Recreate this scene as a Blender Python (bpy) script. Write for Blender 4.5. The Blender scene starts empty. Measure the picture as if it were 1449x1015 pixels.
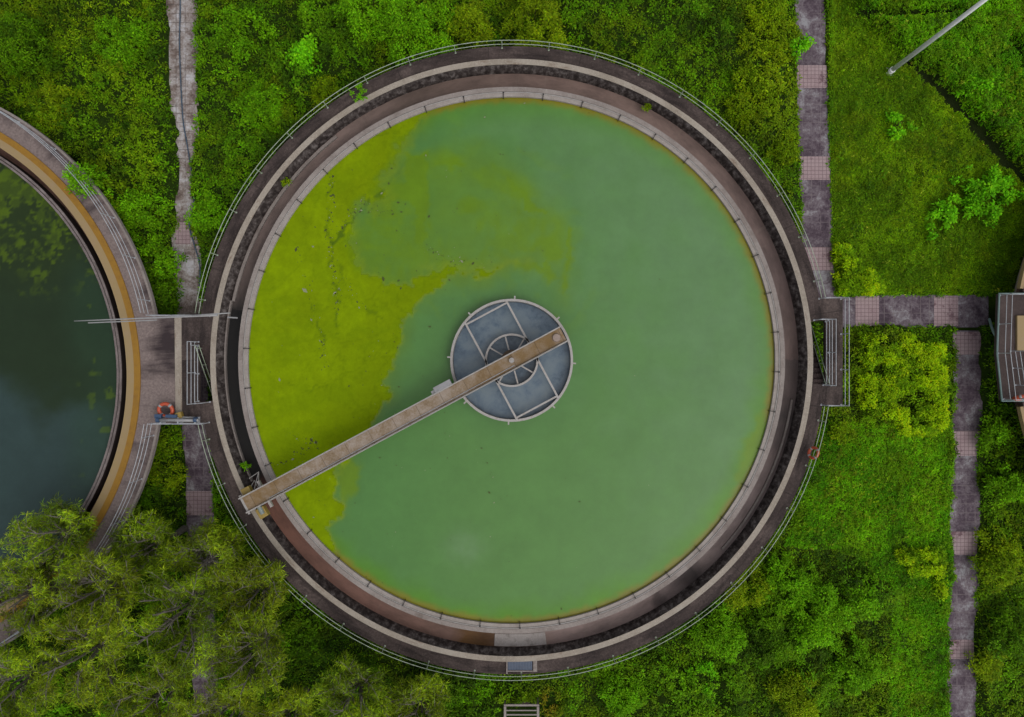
import bpy, math, random
import numpy as np
from mathutils import Vector
PI = math.pi
random.seed(7)
RNG = np.random.default_rng(11)
S = bpy.context.scene
COL = S.collection

# ---------------------------------------------------------------- camera / light
FPX = 969.7                 # focal length in pixels of the 1449 px wide photograph
CAMZ = 34.0
DECK = 2.0
cam = bpy.data.cameras.new('camera'); camo = bpy.data.objects.new('camera', cam); COL.objects.link(camo)
camo.location = (0, 0, CAMZ); camo.rotation_euler = (0, 0, 0)
cam.sensor_width = 36; cam.lens = FPX / 1449 * 36; cam.clip_end = 2000; cam.clip_start = .1
S.camera = camo
SUN_EL, SUN_AZ = math.radians(58), math.radians(-40)     # azimuth measured from +x (photo right), here towards lower right
w = bpy.data.worlds.new('World'); S.world = w; w.use_nodes = True
nt = w.node_tree; bg = nt.nodes['Background']
sky = nt.nodes.new('ShaderNodeTexSky'); sky.sky_type = 'NISHITA'; sky.sun_disc = False
sky.sun_elevation = SUN_EL; sky.sun_rotation = PI / 2 - SUN_AZ; sky.dust_density = 3.0; sky.air_density = .8
hs = nt.nodes.new('ShaderNodeHueSaturation'); hs.inputs['Saturation'].default_value = .22      # cloud veil: nearly white light
nt.links.new(sky.outputs[0], hs.inputs['Color']); nt.links.new(hs.outputs[0], bg.inputs[0]); bg.inputs[1].default_value = 0.13
sl = bpy.data.lights.new('sun', 'SUN'); sl.energy = .8; sl.angle = math.radians(85); sl.color = (1, .955, .89)
so = bpy.data.objects.new('sun', sl); COL.objects.link(so)
d = Vector((math.cos(SUN_EL) * math.cos(SUN_AZ), math.cos(SUN_EL) * math.sin(SUN_AZ), math.sin(SUN_EL)))
so.rotation_euler = d.to_track_quat('Z', 'Y').to_euler()
S.view_settings.view_transform = 'Standard'; S.view_settings.look = 'None'
S.view_settings.exposure = 0.55; S.view_settings.gamma = 1

# ---------------------------------------------------------------- helpers
def W(px, py, z=0.0):
    s = (CAMZ - z) / FPX
    return ((px - 724.5) * s, (507.5 - py) * s, z)
def RR(rpx, z=DECK): return rpx * (CAMZ - z) / FPX
GALB = 0.70
def lin(c): return c / 12.92 if c <= .04045 else ((c + .055) / 1.055) ** 2.4
def A(r, g, b, k=GALB): return tuple(min(.9, lin(v / 255) * k) for v in (r, g, b))
def A4(*a, **k): return A(*a, **k) + (1,)

ORIG = {}
class MB:
    def __init__(s): s.v = []; s.f = []
    def add(s, vs, fs):
        n = len(s.v); s.v += [tuple(p) for p in vs]; s.f += [tuple(i + n for i in f) for f in fs]; return s
    def prism(s, poly, z0, z1):
        n = len(poly)
        a = sum(poly[i][0] * poly[(i + 1) % n][1] - poly[(i + 1) % n][0] * poly[i][1] for i in range(n))
        if a < 0: poly = poly[::-1]
        vs = [(x, y, z0) for x, y in poly] + [(x, y, z1) for x, y in poly]
        fs = [tuple(range(n))[::-1], tuple(range(n, 2 * n))] + [(i, (i + 1) % n, n + (i + 1) % n, n + i) for i in range(n)]
        return s.add(vs, fs)
    def box(s, c, size, rz=0.0, ry=0.0):
        x, y, z = [q / 2 for q in size]; out = []
        for dx, dy, dz in ((-x, -y, -z), (x, -y, -z), (x, y, -z), (-x, y, -z), (-x, -y, z), (x, -y, z), (x, y, z), (-x, y, z)):
            px, pz = dx * math.cos(ry) + dz * math.sin(ry), -dx * math.sin(ry) + dz * math.cos(ry)
            out.append((c[0] + px * math.cos(rz) - dy * math.sin(rz), c[1] + px * math.sin(rz) + dy * math.cos(rz), c[2] + pz))
        return s.add(out, [(3, 2, 1, 0), (4, 5, 6, 7), (0, 1, 5, 4), (1, 2, 6, 5), (2, 3, 7, 6), (3, 0, 4, 7)])
    def tube(s, pts, r, n=6, closed=False, r1=None):
        pts = [Vector(p) for p in pts]; m = len(pts); vs = []
        for i, p in enumerate(pts):
            if closed: t = pts[(i + 1) % m] - pts[i - 1]
            else: t = pts[min(i + 1, m - 1)] - pts[max(i - 1, 0)]
            t.normalize()
            up = Vector((0, 0, 1)) if abs(t.z) < .95 else Vector((1, 0, 0))
            a = t.cross(up).normalized(); b = a.cross(t)
            rr = r if r1 is None else r + (r1 - r) * i / (m - 1)
            for k in range(n):
                q = 2 * PI * k / n; vs.append(p + (a * math.cos(q) + b * math.sin(q)) * rr)
        fs = []
        for i in range(m if closed else m - 1):
            for k in range(n):
                j = (i + 1) % m; fs.append((i * n + k, i * n + (k + 1) % n, j * n + (k + 1) % n, j * n + k))
        if not closed: fs += [tuple(range(n))[::-1], tuple(range((m - 1) * n, m * n))]
        return s.add(vs, fs)
    def ring(s, c, prof, a0=0, a1=360, seg=None):
        """prof: closed list of (r,z)"""
        full = abs(a1 - a0 - 360) < 1e-6; seg = seg or max(4, int((a1 - a0) / 1.25)); np_ = len(prof); vs = []
        cnt = seg if full else seg + 1
        for i in range(cnt):
            a = math.radians(a0 + (a1 - a0) * i / seg)
            for r, z in prof: vs.append((c[0] + r * math.cos(a), c[1] + r * math.sin(a), z))
        fs = []
        for i in range(seg):
            j = (i + 1) % cnt
            for k in range(np_):
                l = (k + 1) % np_; fs.append((i * np_ + k, j * np_ + k, j * np_ + l, i * np_ + l))
        if not full: fs += [tuple(range(np_)), tuple(range((cnt - 1) * np_, cnt * np_))[::-1]]
        return s.add(vs, fs)
    def cyl(s, c, r, z0, z1, n=20, r1=None):
        r1 = r if r1 is None else r1
        vs = [(c[0] + r * math.cos(2 * PI * k / n), c[1] + r * math.sin(2 * PI * k / n), z0) for k in range(n)]
        vs += [(c[0] + r1 * math.cos(2 * PI * k / n), c[1] + r1 * math.sin(2 * PI * k / n), z1) for k in range(n)]
        return s.add(vs, [tuple(range(n))[::-1], tuple(range(n, 2 * n))] + [(k, (k + 1) % n, n + (k + 1) % n, n + k) for k in range(n)])

def rect(r0, r1, z0, z1): return [(r0, z0), (r1, z0), (r1, z1), (r0, z1)]
def tag(o, label=None, cat=None, group=None, kind=None):
    if label: o['label'] = label
    if cat: o['category'] = cat
    if group: o['group'] = group
    if kind: o['kind'] = kind
    return o
def empty(name, loc, label=None, cat=None, group=None):
    o = bpy.data.objects.new(name, None); COL.objects.link(o); o.location = loc; ORIG[o.name] = Vector(loc)
    o.empty_display_size = .2
    return tag(o, label, cat, group)
def part(name, mb, m, parent=None, loc=None, smooth=False, label=None):
    org = ORIG[parent.name] if parent else Vector(loc or (0, 0, 0))
    me = bpy.data.meshes.new(name)
    me.from_pydata([(x - org.x, y - org.y, z - org.z) for x, y, z in mb.v], [], mb.f); me.update()
    if smooth: me.polygons.foreach_set('use_smooth', [True] * len(me.polygons))
    if m: me.materials.append(m)
    o = bpy.data.objects.new(name, me); COL.objects.link(o)
    if parent: o.parent = parent
    else: o.location = org
    ORIG[o.name] = org
    if label: o['label'] = label
    return o
def copy_child(o, parent, loc, rz=0):
    c = o.copy(); COL.objects.link(c); c.parent = parent; c.location = loc; c.rotation_euler = (0, 0, rz); return c
def bev(o, wd=.01):
    m = o.modifiers.new('bevel', 'BEVEL'); m.width = wd; m.segments = 2; m.limit_method = 'ANGLE'; return o

# ---------------------------------------------------------------- numpy noise / polygons
_T = {}
def vnoise(x, y, seed):
    if seed not in _T: _T[seed] = np.random.default_rng(seed).random((256, 256))
    t = _T[seed]; x0 = np.floor(x).astype(int); y0 = np.floor(y).astype(int); fx = x - x0; fy = y - y0
    fx = fx * fx * (3 - 2 * fx); fy = fy * fy * (3 - 2 * fy)
    a = t[x0 % 256, y0 % 256]; b = t[(x0 + 1) % 256, y0 % 256]; c = t[x0 % 256, (y0 + 1) % 256]; e = t[(x0 + 1) % 256, (y0 + 1) % 256]
    return (a * (1 - fx) + b * fx) * (1 - fy) + (c * (1 - fx) + e * fx) * fy
def fbm(x, y, scale, seed, o=4):
    x = np.asarray(x, float) / scale; y = np.asarray(y, float) / scale; s = 0; amp = 1; tot = 0
    for k in range(o):
        s = s + amp * vnoise(x * 2 ** k + 17.3 * k, y * 2 ** k - 9.1 * k, seed + k); tot += amp; amp *= .5
    return s / tot
def sdist(px, py, poly):
    """signed distance, positive inside"""
    px = np.asarray(px, float); py = np.asarray(py, float); n = len(poly); dm = np.full(px.shape, 1e18); ins = np.zeros(px.shape, bool)
    for i in range(n):
        x0, y0 = poly[i]; x1, y1 = poly[(i + 1) % n]; ex, ey = x1 - x0, y1 - y0
        t = np.clip(((px - x0) * ex + (py - y0) * ey) / (ex * ex + ey * ey + 1e-9), 0, 1)
        dm = np.minimum(dm, (px - x0 - t * ex) ** 2 + (py - y0 - t * ey) ** 2)
        c = ((y0 > py) != (y1 > py))
        with np.errstate(divide='ignore', invalid='ignore'):
            xi = (x1 - x0) * (py - y0) / (y1 - y0 + 1e-12) + x0
        ins ^= c & (px < xi)
    return np.where(ins, 1, -1) * np.sqrt(dm)
def sstep(a, b, x): t = np.clip((x - a) / (b - a), 0, 1); return t * t * (3 - 2 * t)

# ---------------------------------------------------------------- materials
class NT:
    def __init__(s, name):
        s.m = bpy.data.materials.new(name); s.m.use_nodes = True; s.t = s.m.node_tree; s.b = s.t.nodes['Principled BSDF']
    def n(s, typ, **kw):
        q = s.t.nodes.new(typ)
        for k, v in kw.items(): setattr(q, k, v)
        return q
    def l(s, a, b): s.t.links.new(a, b)
    def math(s, op, a, b=None, c=None):
        q = s.n('ShaderNodeMath', operation=op)
        for i, v in enumerate((a, b, c)):
            if v is None: continue
            if isinstance(v, (int, float)): q.inputs[i].default_value = v
            else: s.l(v, q.inputs[i])
        return q.outputs[0]
    def pos(s): return s.n('ShaderNodeNewGeometry').outputs['Position']
    def polar(s, c, ka=1.0, kr=1.0):
        """vector (angle*R*ka, r*kr, z)"""
        v = s.n('ShaderNodeVectorMath', operation='SUBTRACT'); s.l(s.pos(), v.inputs[0]); v.inputs[1].default_value = (c[0], c[1], 0)
        sp = s.n('ShaderNodeSeparateXYZ'); s.l(v.outputs[0], sp.inputs[0])
        ang = s.math('ARCTAN2', sp.outputs[1], sp.outputs[0])
        r = s.math('SQRT', s.math('ADD', s.math('MULTIPLY', sp.outputs[0], sp.outputs[0]), s.math('MULTIPLY', sp.outputs[1], sp.outputs[1])))
        cb = s.n('ShaderNodeCombineXYZ'); s.l(s.math('MULTIPLY', ang, 13.0 * ka), cb.inputs[0]); s.l(s.math('MULTIPLY', r, kr), cb.inputs[1]); s.l(sp.outputs[2], cb.inputs[2])
        return cb.outputs[0], ang, r
    def scl(s, vec, x, y, z):
        q = s.n('ShaderNodeVectorMath', operation='MULTIPLY'); s.l(vec, q.inputs[0]); q.inputs[1].default_value = (x, y, z); return q.outputs[0]
    def noise(s, vec, scale, detail=6, rough=.6, dist=0.0):
        q = s.n('ShaderNodeTexNoise'); q.inputs['Scale'].default_value = scale; q.inputs['Detail'].default_value = detail
        q.inputs['Roughness'].default_value = rough; q.inputs['Distortion'].default_value = dist; s.l(vec, q.inputs['Vector']); return q.outputs['Fac']
    def ramp(s, fac, stops, interp='LINEAR'):
        q = s.n('ShaderNodeValToRGB'); cr = q.color_ramp; cr.interpolation = interp
        while len(cr.elements) < len(stops): cr.elements.new(.5)
        for e, (p, c) in zip(cr.elements, stops): e.position = p; e.color = c if len(c) == 4 else tuple(c) + (1,)
        s.l(fac, q.inputs[0]); return q.outputs[0]
    def mix(s, fac, a, b, mode='MIX'):
        q = s.n('ShaderNodeMix', data_type='RGBA', blend_type=mode)
        if isinstance(fac, (int, float)): q.inputs[0].default_value = fac
        else: s.l(fac, q.inputs[0])
        for i, v in ((6, a), (7, b)):
            if isinstance(v, tuple): q.inputs[i].default_value = v if len(v) == 4 else v + (1,)
            else: s.l(v, q.inputs[i])
        return q.outputs[2]
    def out(s, col, rough=.85, spec=.25, bump=None, bs=.3, bd=.02):
        if isinstance(col, tuple): s.b.inputs['Base Color'].default_value = col if len(col) == 4 else col + (1,)
        else: s.l(col, s.b.inputs['Base Color'])
        if isinstance(rough, (int, float)): s.b.inputs['Roughness'].default_value = rough
        else: s.l(rough, s.b.inputs['Roughness'])
        s.b.inputs['Specular IOR Level'].default_value = spec
        if bump is not None:
            q = s.n('ShaderNodeBump'); q.inputs['Strength'].default_value = bs; q.inputs['Distance'].default_value = bd
            s.l(bump, q.inputs['Height']); s.l(q.outputs[0], s.b.inputs['Normal'])
        return s.m
BW = ((0, 0, 0, 1), (1, 1, 1, 1))
def concrete(name, c_dark, c_mid, c_light, big=.8, fine=9, centre=None, streak=0.0, stain=(35, 30, 30), stain_amt=.6, ka=1.0, kr=.25, seam=0.0, t0=.5, t1=.68):
    m = NT(name)
    if centre: vec, ang, r = m.polar(centre)
    else: vec = m.pos()
    n1 = m.noise(vec, big, 5, .65); n2 = m.noise(m.pos(), fine, 6, .75)
    f = m.math('ADD', m.math('MULTIPLY', n1, .55), m.math('MULTIPLY', n2, .45))
    col = m.ramp(f, [(.34, A4(*c_dark)), (.5, A4(*c_mid)), (.66, A4(*c_light))])
    sv = m.scl(vec, ka, kr, 1) if centre else vec
    st = m.ramp(m.noise(sv, 1.6, 6, .7, .3), [(t0, BW[0]), (t1, BW[1])])
    col = m.mix(m.math('MULTIPLY', st, stain_amt), col, A4(*stain))
    sp = m.ramp(m.noise(m.pos(), 28, 2, .5), [(.62, BW[0]), (.72, BW[1])])
    col = m.mix(m.math('MULTIPLY', sp, .3), col, A4(*[min(255, int(v * 1.5)) for v in c_light]))
    if seam and centre:
        fr = m.math('ABSOLUTE', m.math('SUBTRACT', m.math('FRACT', m.math('MULTIPLY', ang, seam / (2 * PI))), .5))
        ln = m.math('LESS_THAN', fr, .0022 * seam / 10)
        col = m.mix(m.math('MULTIPLY', ln, .7), col, A4(*[int(v * .45) for v in c_light]))
    return m.out(col, .9, .2, f, .5, .02)
def paint(name, c, rough=.45, dirt=(90, 80, 70), amt=.4, metal=0.0, sc=6):
    m = NT(name); n = m.ramp(m.noise(m.pos(), sc, 6, .7), [(.45, BW[0]), (.7, BW[1])])
    m.b.inputs['Metallic'].default_value = metal
    return m.out(m.mix(m.math('MULTIPLY', n, amt), A4(*c), A4(*dirt)), rough, .4)

CM = W(724, 510, DECK); CL = W(-203, 534, DECK); CRT = W(1876, 492, DECK)
M = {}
M['deck'] = concrete('deck_concrete', (46, 38, 37), (70, 60, 57), (104, 91, 87), centre=CM, seam=21, stain=(34, 28, 28), stain_amt=.75, big=.55, ka=.35, kr=1.6, t0=.46, t1=.62)
M['track'] = concrete('pale_track_concrete', (134, 124, 112), (156, 146, 134), (168, 160, 149), centre=CM, stain=(112, 90, 74), stain_amt=.75, ka=.5, kr=2, t0=.57, t1=.7)
M['weir'] = concrete('weir_concrete', (138, 129, 124), (154, 146, 140), (164, 157, 152), centre=CM, stain=(124, 112, 104), stain_amt=.5, ka=1, kr=.6)
M['coping'] = concrete('coping_concrete', (122, 112, 107), (142, 133, 128), (156, 148, 143), centre=CM, stain=(104, 92, 85), stain_amt=.5, ka=.6, kr=.6)
def mossy(name, centre):
    m = NT(name); vec, a, r = m.polar(centre)
    n = m.noise(m.scl(vec, 1, 1, .4), 4.2, 6, .68); n2 = m.noise(vec, .35, 2, .5)
    f = m.math('ADD', m.math('MULTIPLY', n, .85), m.math('MULTIPLY', n2, .15))
    return m.out(m.ramp(f, [(.36, A4(44, 38, 36)), (.46, A4(66, 58, 56)), (.54, A4(94, 86, 83)), (.63, A4(134, 126, 123))]), .95, .15, n, .6, .03)
M['moss'] = mossy('mossy_wall', CM)
def channel(name, centre):
    m = NT(name); vec, a, r = m.polar(centre)
    n = m.noise(m.scl(vec, .6, 1.5, 1), 1.2, 6, .7); nj = m.noise(vec, 1.1, 3, .6)
    deg = m.math('ADD', m.math('DIVIDE', a, 2 * PI), m.math('MULTIPLY', m.math('SUBTRACT', nj, .5), .012))
    f = m.math('FRACT', m.math('ADD', deg, 1.0))
    D = lambda x: (x % 360) / 360
    stops = [(0, (86, 72, 68)), (D(20), (88, 74, 71)), (D(60), (96, 80, 74)), (D(85), (90, 74, 68)), (D(110), (74, 62, 56)), (D(125), (94, 80, 75)),
             (D(150), (82, 70, 66)), (D(165), (62, 53, 50)), (D(168.5), (50, 44, 42)), (D(170), (11, 10, 10)), (D(204), (12, 11, 10)), (D(208), (60, 36, 28)), (D(211), (84, 56, 46)),
             (D(240), (90, 66, 58)), (D(258), (90, 70, 62)), (D(260), (78, 54, 28)), (D(265), (66, 44, 22)), (D(280), (112, 96, 92)), (D(296), (110, 96, 92)), (D(300), (104, 90, 87)), (D(301.5), (52, 45, 44)),
             (D(304), (98, 86, 84)), (D(308), (58, 50, 49)), (D(311), (50, 44, 43)), (D(314), (104, 92, 89)), (D(330), (100, 88, 86)), (D(340), (84, 73, 71)), (D(349), (50, 44, 43)), (D(353), (72, 62, 60))]
    col = m.ramp(f, [(p, A4(*c)) for p, c in stops])
    g = m.ramp(n, [(.3, (1.3, 1.3, 1.3, 1)), (.6, (2.25, 2.25, 2.25, 1))]); col = m.mix(1.0, col, g, 'MULTIPLY')
    sp = m.ramp(m.noise(m.scl(vec, 2.2, .25, 1), 1.4, 3, .5), [(.66, BW[0]), (.74, BW[1])])
    col = m.mix(m.math('MULTIPLY', sp, .25), col, A4(140, 126, 116))
    return m.out(col, .7, .3, n, .3, .02)
M['channel'] = channel('channel_floor', CM)
M['patch'] = concrete('pale_patch', (158, 150, 146), (178, 170, 166), (190, 184, 180), stain=(90, 80, 74), stain_amt=.7)
M['rail'] = paint('galvanised_rail', (176, 180, 186), .4, (120, 122, 122), .5)
M['mossrail'] = paint('green_tinted_rail', (164, 174, 156), .5, (110, 132, 88), .7, sc=2)
M['dark'] = paint('dark_metal', (42, 38, 38), .6)
M['platform'] = concrete('platform_concrete', (54, 45, 43), (70, 59, 57), (88, 76, 73), stain=(42, 35, 34), stain_amt=.5)
def leftdeck():
    m = NT('streaked_pale_deck'); vec, a, r = m.polar(CL)
    n = m.noise(m.scl(vec, 1.5, .22, 1), 1.1, 6, .65, .2); n2 = m.noise(m.pos(), 9, 5, .7); n3 = m.noise(m.scl(vec, .5, .5, 1), 1.0, 3, .5)
    f = m.math('ADD', m.math('MULTIPLY', n, .5), m.math('MULTIPLY', n3, .5))
    # soot streaks grow towards the outer edge
    e = m.n('ShaderNodeMapRange'); m.l(r, e.inputs[0]); e.inputs[1].default_value = RR(405); e.inputs[2].default_value = RR(440); e.inputs[3].default_value = .09; e.inputs[4].default_value = -.05
    st = m.ramp(m.math('ADD', f, e.outputs[0]), [(.4, BW[0]), (.56, BW[1])])
    col = m.mix(st, A4(56, 47, 49), m.ramp(n2, [(.35, A4(112, 99, 96)), (.65, A4(138, 124, 120))]))
    return m.out(col, .9, .2, n2, .4, .02)
M['leftdeck'] = leftdeck()
M['cream'] = paint('cream_track_paint', (150, 128, 88), .7, (150, 128, 104), .5, sc=3)
M['ochre'] = paint('ochre_line_paint', (146, 106, 22), .7, (120, 84, 24), .6, sc=3)
def redchannel():
    m = NT('red_brown_channel'); vec, a, r = m.polar(CL)
    n = m.noise(m.scl(vec, .6, 2, 1), 1.5, 6, .7)
    return m.out(m.ramp(n, [(.35, A4(62, 44, 38)), (.5, A4(96, 70, 62)), (.65, A4(112, 86, 78))]), .85, .2, n, .3, .02)
M['redchannel'] = redchannel()
M['weirdark'] = concrete('weathered_weir', (98, 88, 86), (120, 110, 108), (140, 130, 128), centre=CL, stain=(50, 42, 40), stain_amt=.7, ka=.6, kr=3)
M['weirside'] = concrete('dark_weir_side', (30, 24, 22), (46, 36, 33), (62, 50, 46))  # weir body, much darker than its coping
def bridge_mat():
    m = NT('bridge_deck_weathered'); n = m.noise(m.pos(), 1.6, 6, .7); n2 = m.noise(m.pos(), 12, 4, .7)
    f = m.math('ADD', m.math('MULTIPLY', n, .6), m.math('MULTIPLY', n2, .4))
    col = m.ramp(f, [(.34, A4(112, 92, 68)), (.45, A4(140, 122, 100)), (.54, A4(154, 139, 124)), (.64, A4(164, 152, 140))])
    # rusty outer and inner ends
    sp = m.n('ShaderNodeSeparateXYZ'); m.l(m.pos(), sp.inputs[0])
    e0 = m.n('ShaderNodeMapRange'); m.l(sp.outputs[0], e0.inputs[0]); e0.inputs[1].default_value = -9.6; e0.inputs[2].default_value = -10.8
    e1 = m.n('ShaderNodeMapRange'); m.l(sp.outputs[0], e1.inputs[0]); e1.inputs[1].default_value = -2.6; e1.inputs[2].default_value = -.6
    e = m.math('MULTIPLY', m.math('MAXIMUM', e0.outputs[0], e1.outputs[0]), m.ramp(n, [(.3, (.9, .9, .9, 1)), (.65, (.3, .3, .3, 1))]))
    ba = math.atan2(242, 452); u = m.math('ADD', m.math('MULTIPLY', sp.outputs[0], math.cos(ba)), m.math('MULTIPLY', sp.outputs[1], math.sin(ba)))
    ln = m.math('LESS_THAN', m.math('FRACT', m.math('MULTIPLY', u, 1 / 1.22)), .022); col = m.mix(m.math('MULTIPLY', ln, .55), m.mix(e, col, A4(126, 100, 62)), A4(70, 58, 48))
    rs = m.ramp(m.noise(m.pos(), 4.5, 5, .7), [(.6, BW[0]), (.7, BW[1])]); col = m.mix(m.math('MULTIPLY', rs, .5), col, A4(104, 74, 50))
    return m.out(col, .8, .25, f, .3, .02)
M['bridge'] = bridge_mat()
M['beam'] = paint('pale_beam_paint', (164, 160, 157), .5, (130, 116, 102), .55)
M['yellow'] = paint('yellow_machine_paint', (156, 132, 62), .5, (120, 96, 50), .5)
M['motor'] = paint('grey_green_motor', (132, 142, 138), .4, (100, 104, 98), .5)
M['white'] = paint('white_paint', (150, 150, 152), .4, (120, 114, 108), .5)
M['blue'] = paint('blue_paint', (50, 76, 108), .5, (60, 66, 80), .4)
M['orange'] = paint('orange_float', (178, 74, 44), .5, (150, 64, 44), .4)
M['teal'] = paint('teal_paint', (112, 134, 132), .5, (90, 100, 98), .5)
M['pole'] = paint('galvanised_pole', (255, 255, 255), .5, (200, 204, 214), .4)
M['wood'] = None
def bark(name, a, b):
    m = NT(name); n = m.noise(m.scl(m.pos(), 1, 1, .3), 12, 5, .7); return m.out(m.ramp(n, [(.3, A4(*a)), (.7, A4(*b))]), .9, .1, n, .5, .01)
M['bark'] = bark('grey_bark', (84, 79, 70), (132, 127, 117)); M['stem'] = bark('brown_stem', (44, 38, 26), (72, 62, 44))
def leafmat(name, trans=.38):
    m = NT(name); a = m.n('ShaderNodeAttribute', attribute_name='tint')
    n = m.noise(m.pos(), .55, 3, .5); g = m.ramp(n, [(.3, (.8, .8, .8, 1)), (.7, (1.18, 1.15, 1.0, 1))])
    col = m.mix(1.0, a.outputs['Color'], g, 'MULTIPLY')
    m.out(col, .7, .12)
    tr = m.n('ShaderNodeBsdfTranslucent'); m.l(col, tr.inputs[0]); mx = m.n('ShaderNodeMixShader'); mx.inputs[0].default_value = trans
    m.l(m.b.outputs[0], mx.inputs[1]); m.l(tr.outputs[0], mx.inputs[2]); m.l(mx.outputs[0], m.t.nodes['Material Output'].inputs[0]); return m.m
M['leaf'] = leafmat('leaf')
def groundmat():
    m = NT('soil_and_undergrowth'); at_ = m.n('ShaderNodeAttribute', attribute_name='tint'); n = m.noise(m.pos(), 1.3, 6, .7); n2 = m.noise(m.pos(), 14, 4, .7)
    f = m.math('ADD', m.math('MULTIPLY', n, .5), m.math('MULTIPLY', n2, .5))
    g_ = m.ramp(f, [(.35, (.6, .6, .6, 1)), (.5, (1, 1, 1, 1)), (.66, (1.4, 1.3, 1.2, 1))]); return m.out(m.mix(1.0, at_.outputs['Color'], g_, 'MULTIPLY'), .95, .1, f, .8, .05)
M['ground'] = groundmat()
def pathmat(name, dark, mid, light, hi, cell=.45, linecol=(128, 118, 118)):
    m = NT(name); p = m.pos(); n = m.noise(p, 1.0, 6, .7, .4); n2 = m.noise(p, 10, 5, .7)
    f = m.math('ADD', m.math('MULTIPLY', n, .7), m.math('MULTIPLY', n2, .3))
    col = m.ramp(f, [(.36, A4(*dark)), (.46, A4(*mid)), (.54, A4(*light)), (.62, A4(*hi))])
    b = m.n('ShaderNodeTexBrick'); m.l(p, b.inputs['Vector']); b.offset = 0; b.inputs['Scale'].default_value = 1; b.inputs['Brick Width'].default_value = cell; b.inputs['Row Height'].default_value = cell
    b.inputs['Mortar Size'].default_value = .022; b.inputs['Mortar Smooth'].default_value = .3
    msk = m.ramp(m.noise(p, .7, 3, .6), [(.42, BW[0]), (.6, BW[1])])
    ff = m.math('MULTIPLY', m.math('MULTIPLY', b.outputs['Fac'], msk), .7)
    return m.out(m.mix(ff, col, A4(*linecol)), .85, .25, f, .4, .02)
M['path'] = pathmat('weathered_slabs', (56, 44, 54), (84, 71, 80), (114, 104, 110), (148, 146, 150), linecol=(120, 110, 112))
M['palepath'] = pathmat('bleached_slabs', (82, 68, 60), (122, 108, 102), (160, 152, 149), (188, 186, 190), linecol=(84, 76, 74))
def tilemat():
    m = NT('pink_grid_tiles'); p = m.pos(); n = m.noise(p, 1.2, 4, .6); n2 = m.noise(p, 20, 3, .6)
    f = m.math('ADD', m.math('MULTIPLY', n, .5), m.math('MULTIPLY', n2, .5))
    col = m.ramp(f, [(.32, A4(136, 112, 116)), (.5, A4(160, 139, 141)), (.68, A4(170, 152, 153))])
    st = m.ramp(m.noise(p, .9, 5, .7), [(.56, BW[0]), (.62, BW[1])]); col = m.mix(m.math('MULTIPLY', st, .7), col, A4(88, 56, 66))
    b = m.n('ShaderNodeTexBrick'); m.l(p, b.inputs['Vector']); b.offset = 0; b.inputs['Scale'].default_value = 1; b.inputs['Brick Width'].default_value = .19; b.inputs['Row Height'].default_value = .19
    b.inputs['Mortar Size'].default_value = .014; b.inputs['Mortar Smooth'].default_value = .2
    return m.out(m.mix(m.math('MULTIPLY', b.outputs['Fac'], .7), col, A4(92, 72, 78)), .8, .25, n2, .3, .01)
M['tiles'] = tilemat()

# ---------------------------------------------------------------- numpy mesh builders
def np_mesh(name, V, F4, col=None, mat=None, parent=None, org=(0, 0, 0)):
    me = bpy.data.meshes.new(name); V = V - np.array(org)
    me.vertices.add(len(V)); me.vertices.foreach_set('co', V.astype(np.float32).ravel())
    nf = len(F4); me.loops.add(nf * 4); me.loops.foreach_set('vertex_index', F4.astype(np.int32).ravel())
    me.polygons.add(nf); me.polygons.foreach_set('loop_start', np.arange(0, nf * 4, 4, dtype=np.int32))
    me.update(calc_edges=True)
    if col is not None:
        at = me.color_attributes.new('tint', 'FLOAT_COLOR', 'POINT')
        c4 = np.ones((len(V), 4), np.float32); c4[:, :3] = col; at.data.foreach_set('color', c4.ravel())
    if mat: me.materials.append(mat)
    o = bpy.data.objects.new(name, me); COL.objects.link(o)
    if parent: o.parent = parent
    else: o.location = org
    ORIG[o.name] = Vector(org)
    return o
def leaves(C, rc, n, L, Wd, col, up=.5, flat=.7, cvar=.22, start=.7):
    up *= .7; flat = min(.9, flat + .08)
    """C (N,3) clump centres; n leaves each; returns verts, cols"""
    N = len(C); C = np.repeat(C, n, 0); rc = np.repeat(np.broadcast_to(rc, N), n)[:, None]; col = np.repeat(np.broadcast_to(col, (N, 3)), n, 0)
    K = len(C); d = RNG.normal(size=(K, 3)); d[:, 2] = d[:, 2] * .7 + up; d /= np.linalg.norm(d, axis=1)[:, None]
    p = C + d * rc * RNG.uniform(0, start, (K, 1)) + RNG.normal(size=(K, 3)) * rc * .15
    l = np.repeat(np.broadcast_to(L, N), n)[:, None] * RNG.uniform(.6, 1.3, (K, 1)); wd = np.repeat(np.broadcast_to(Wd, N), n)[:, None] * RNG.uniform(.7, 1.3, (K, 1))
    s = np.cross(d, np.array([[0, 0, 1.]])) * flat + RNG.normal(size=(K, 3)) * (1 - flat) * 1.3 + 1e-6
    s -= d * (s * d).sum(1)[:, None]; s /= np.linalg.norm(s, axis=1)[:, None] + 1e-9
    dd = d * 1.0; dd[:, 2] -= .25
    V = np.stack([p, p + d * l * .45 + s * wd * .5, p + dd * l, p + d * l * .45 - s * wd * .5], 1).reshape(-1, 3)
    br = np.clip(1 + RNG.normal(size=(K, 1)) * cvar, .35, 1.8); cc = col * br
    cc = cc * (1 + RNG.normal(size=(K, 3)) * np.array([[.1, .04, .1]]))
    return V, np.repeat(np.clip(cc, 0.001, .62), 4, 0)
def build_leaves(name, parts_, parent=None, org=(0, 0, 0), mat=None):
    V = np.concatenate([p[0] for p in parts_]); Cc = np.concatenate([p[1] for p in parts_])
    F = np.arange(len(V)).reshape(-1, 4)
    return np_mesh(name, V, F, Cc, mat or M['leaf'], parent, org)
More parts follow.
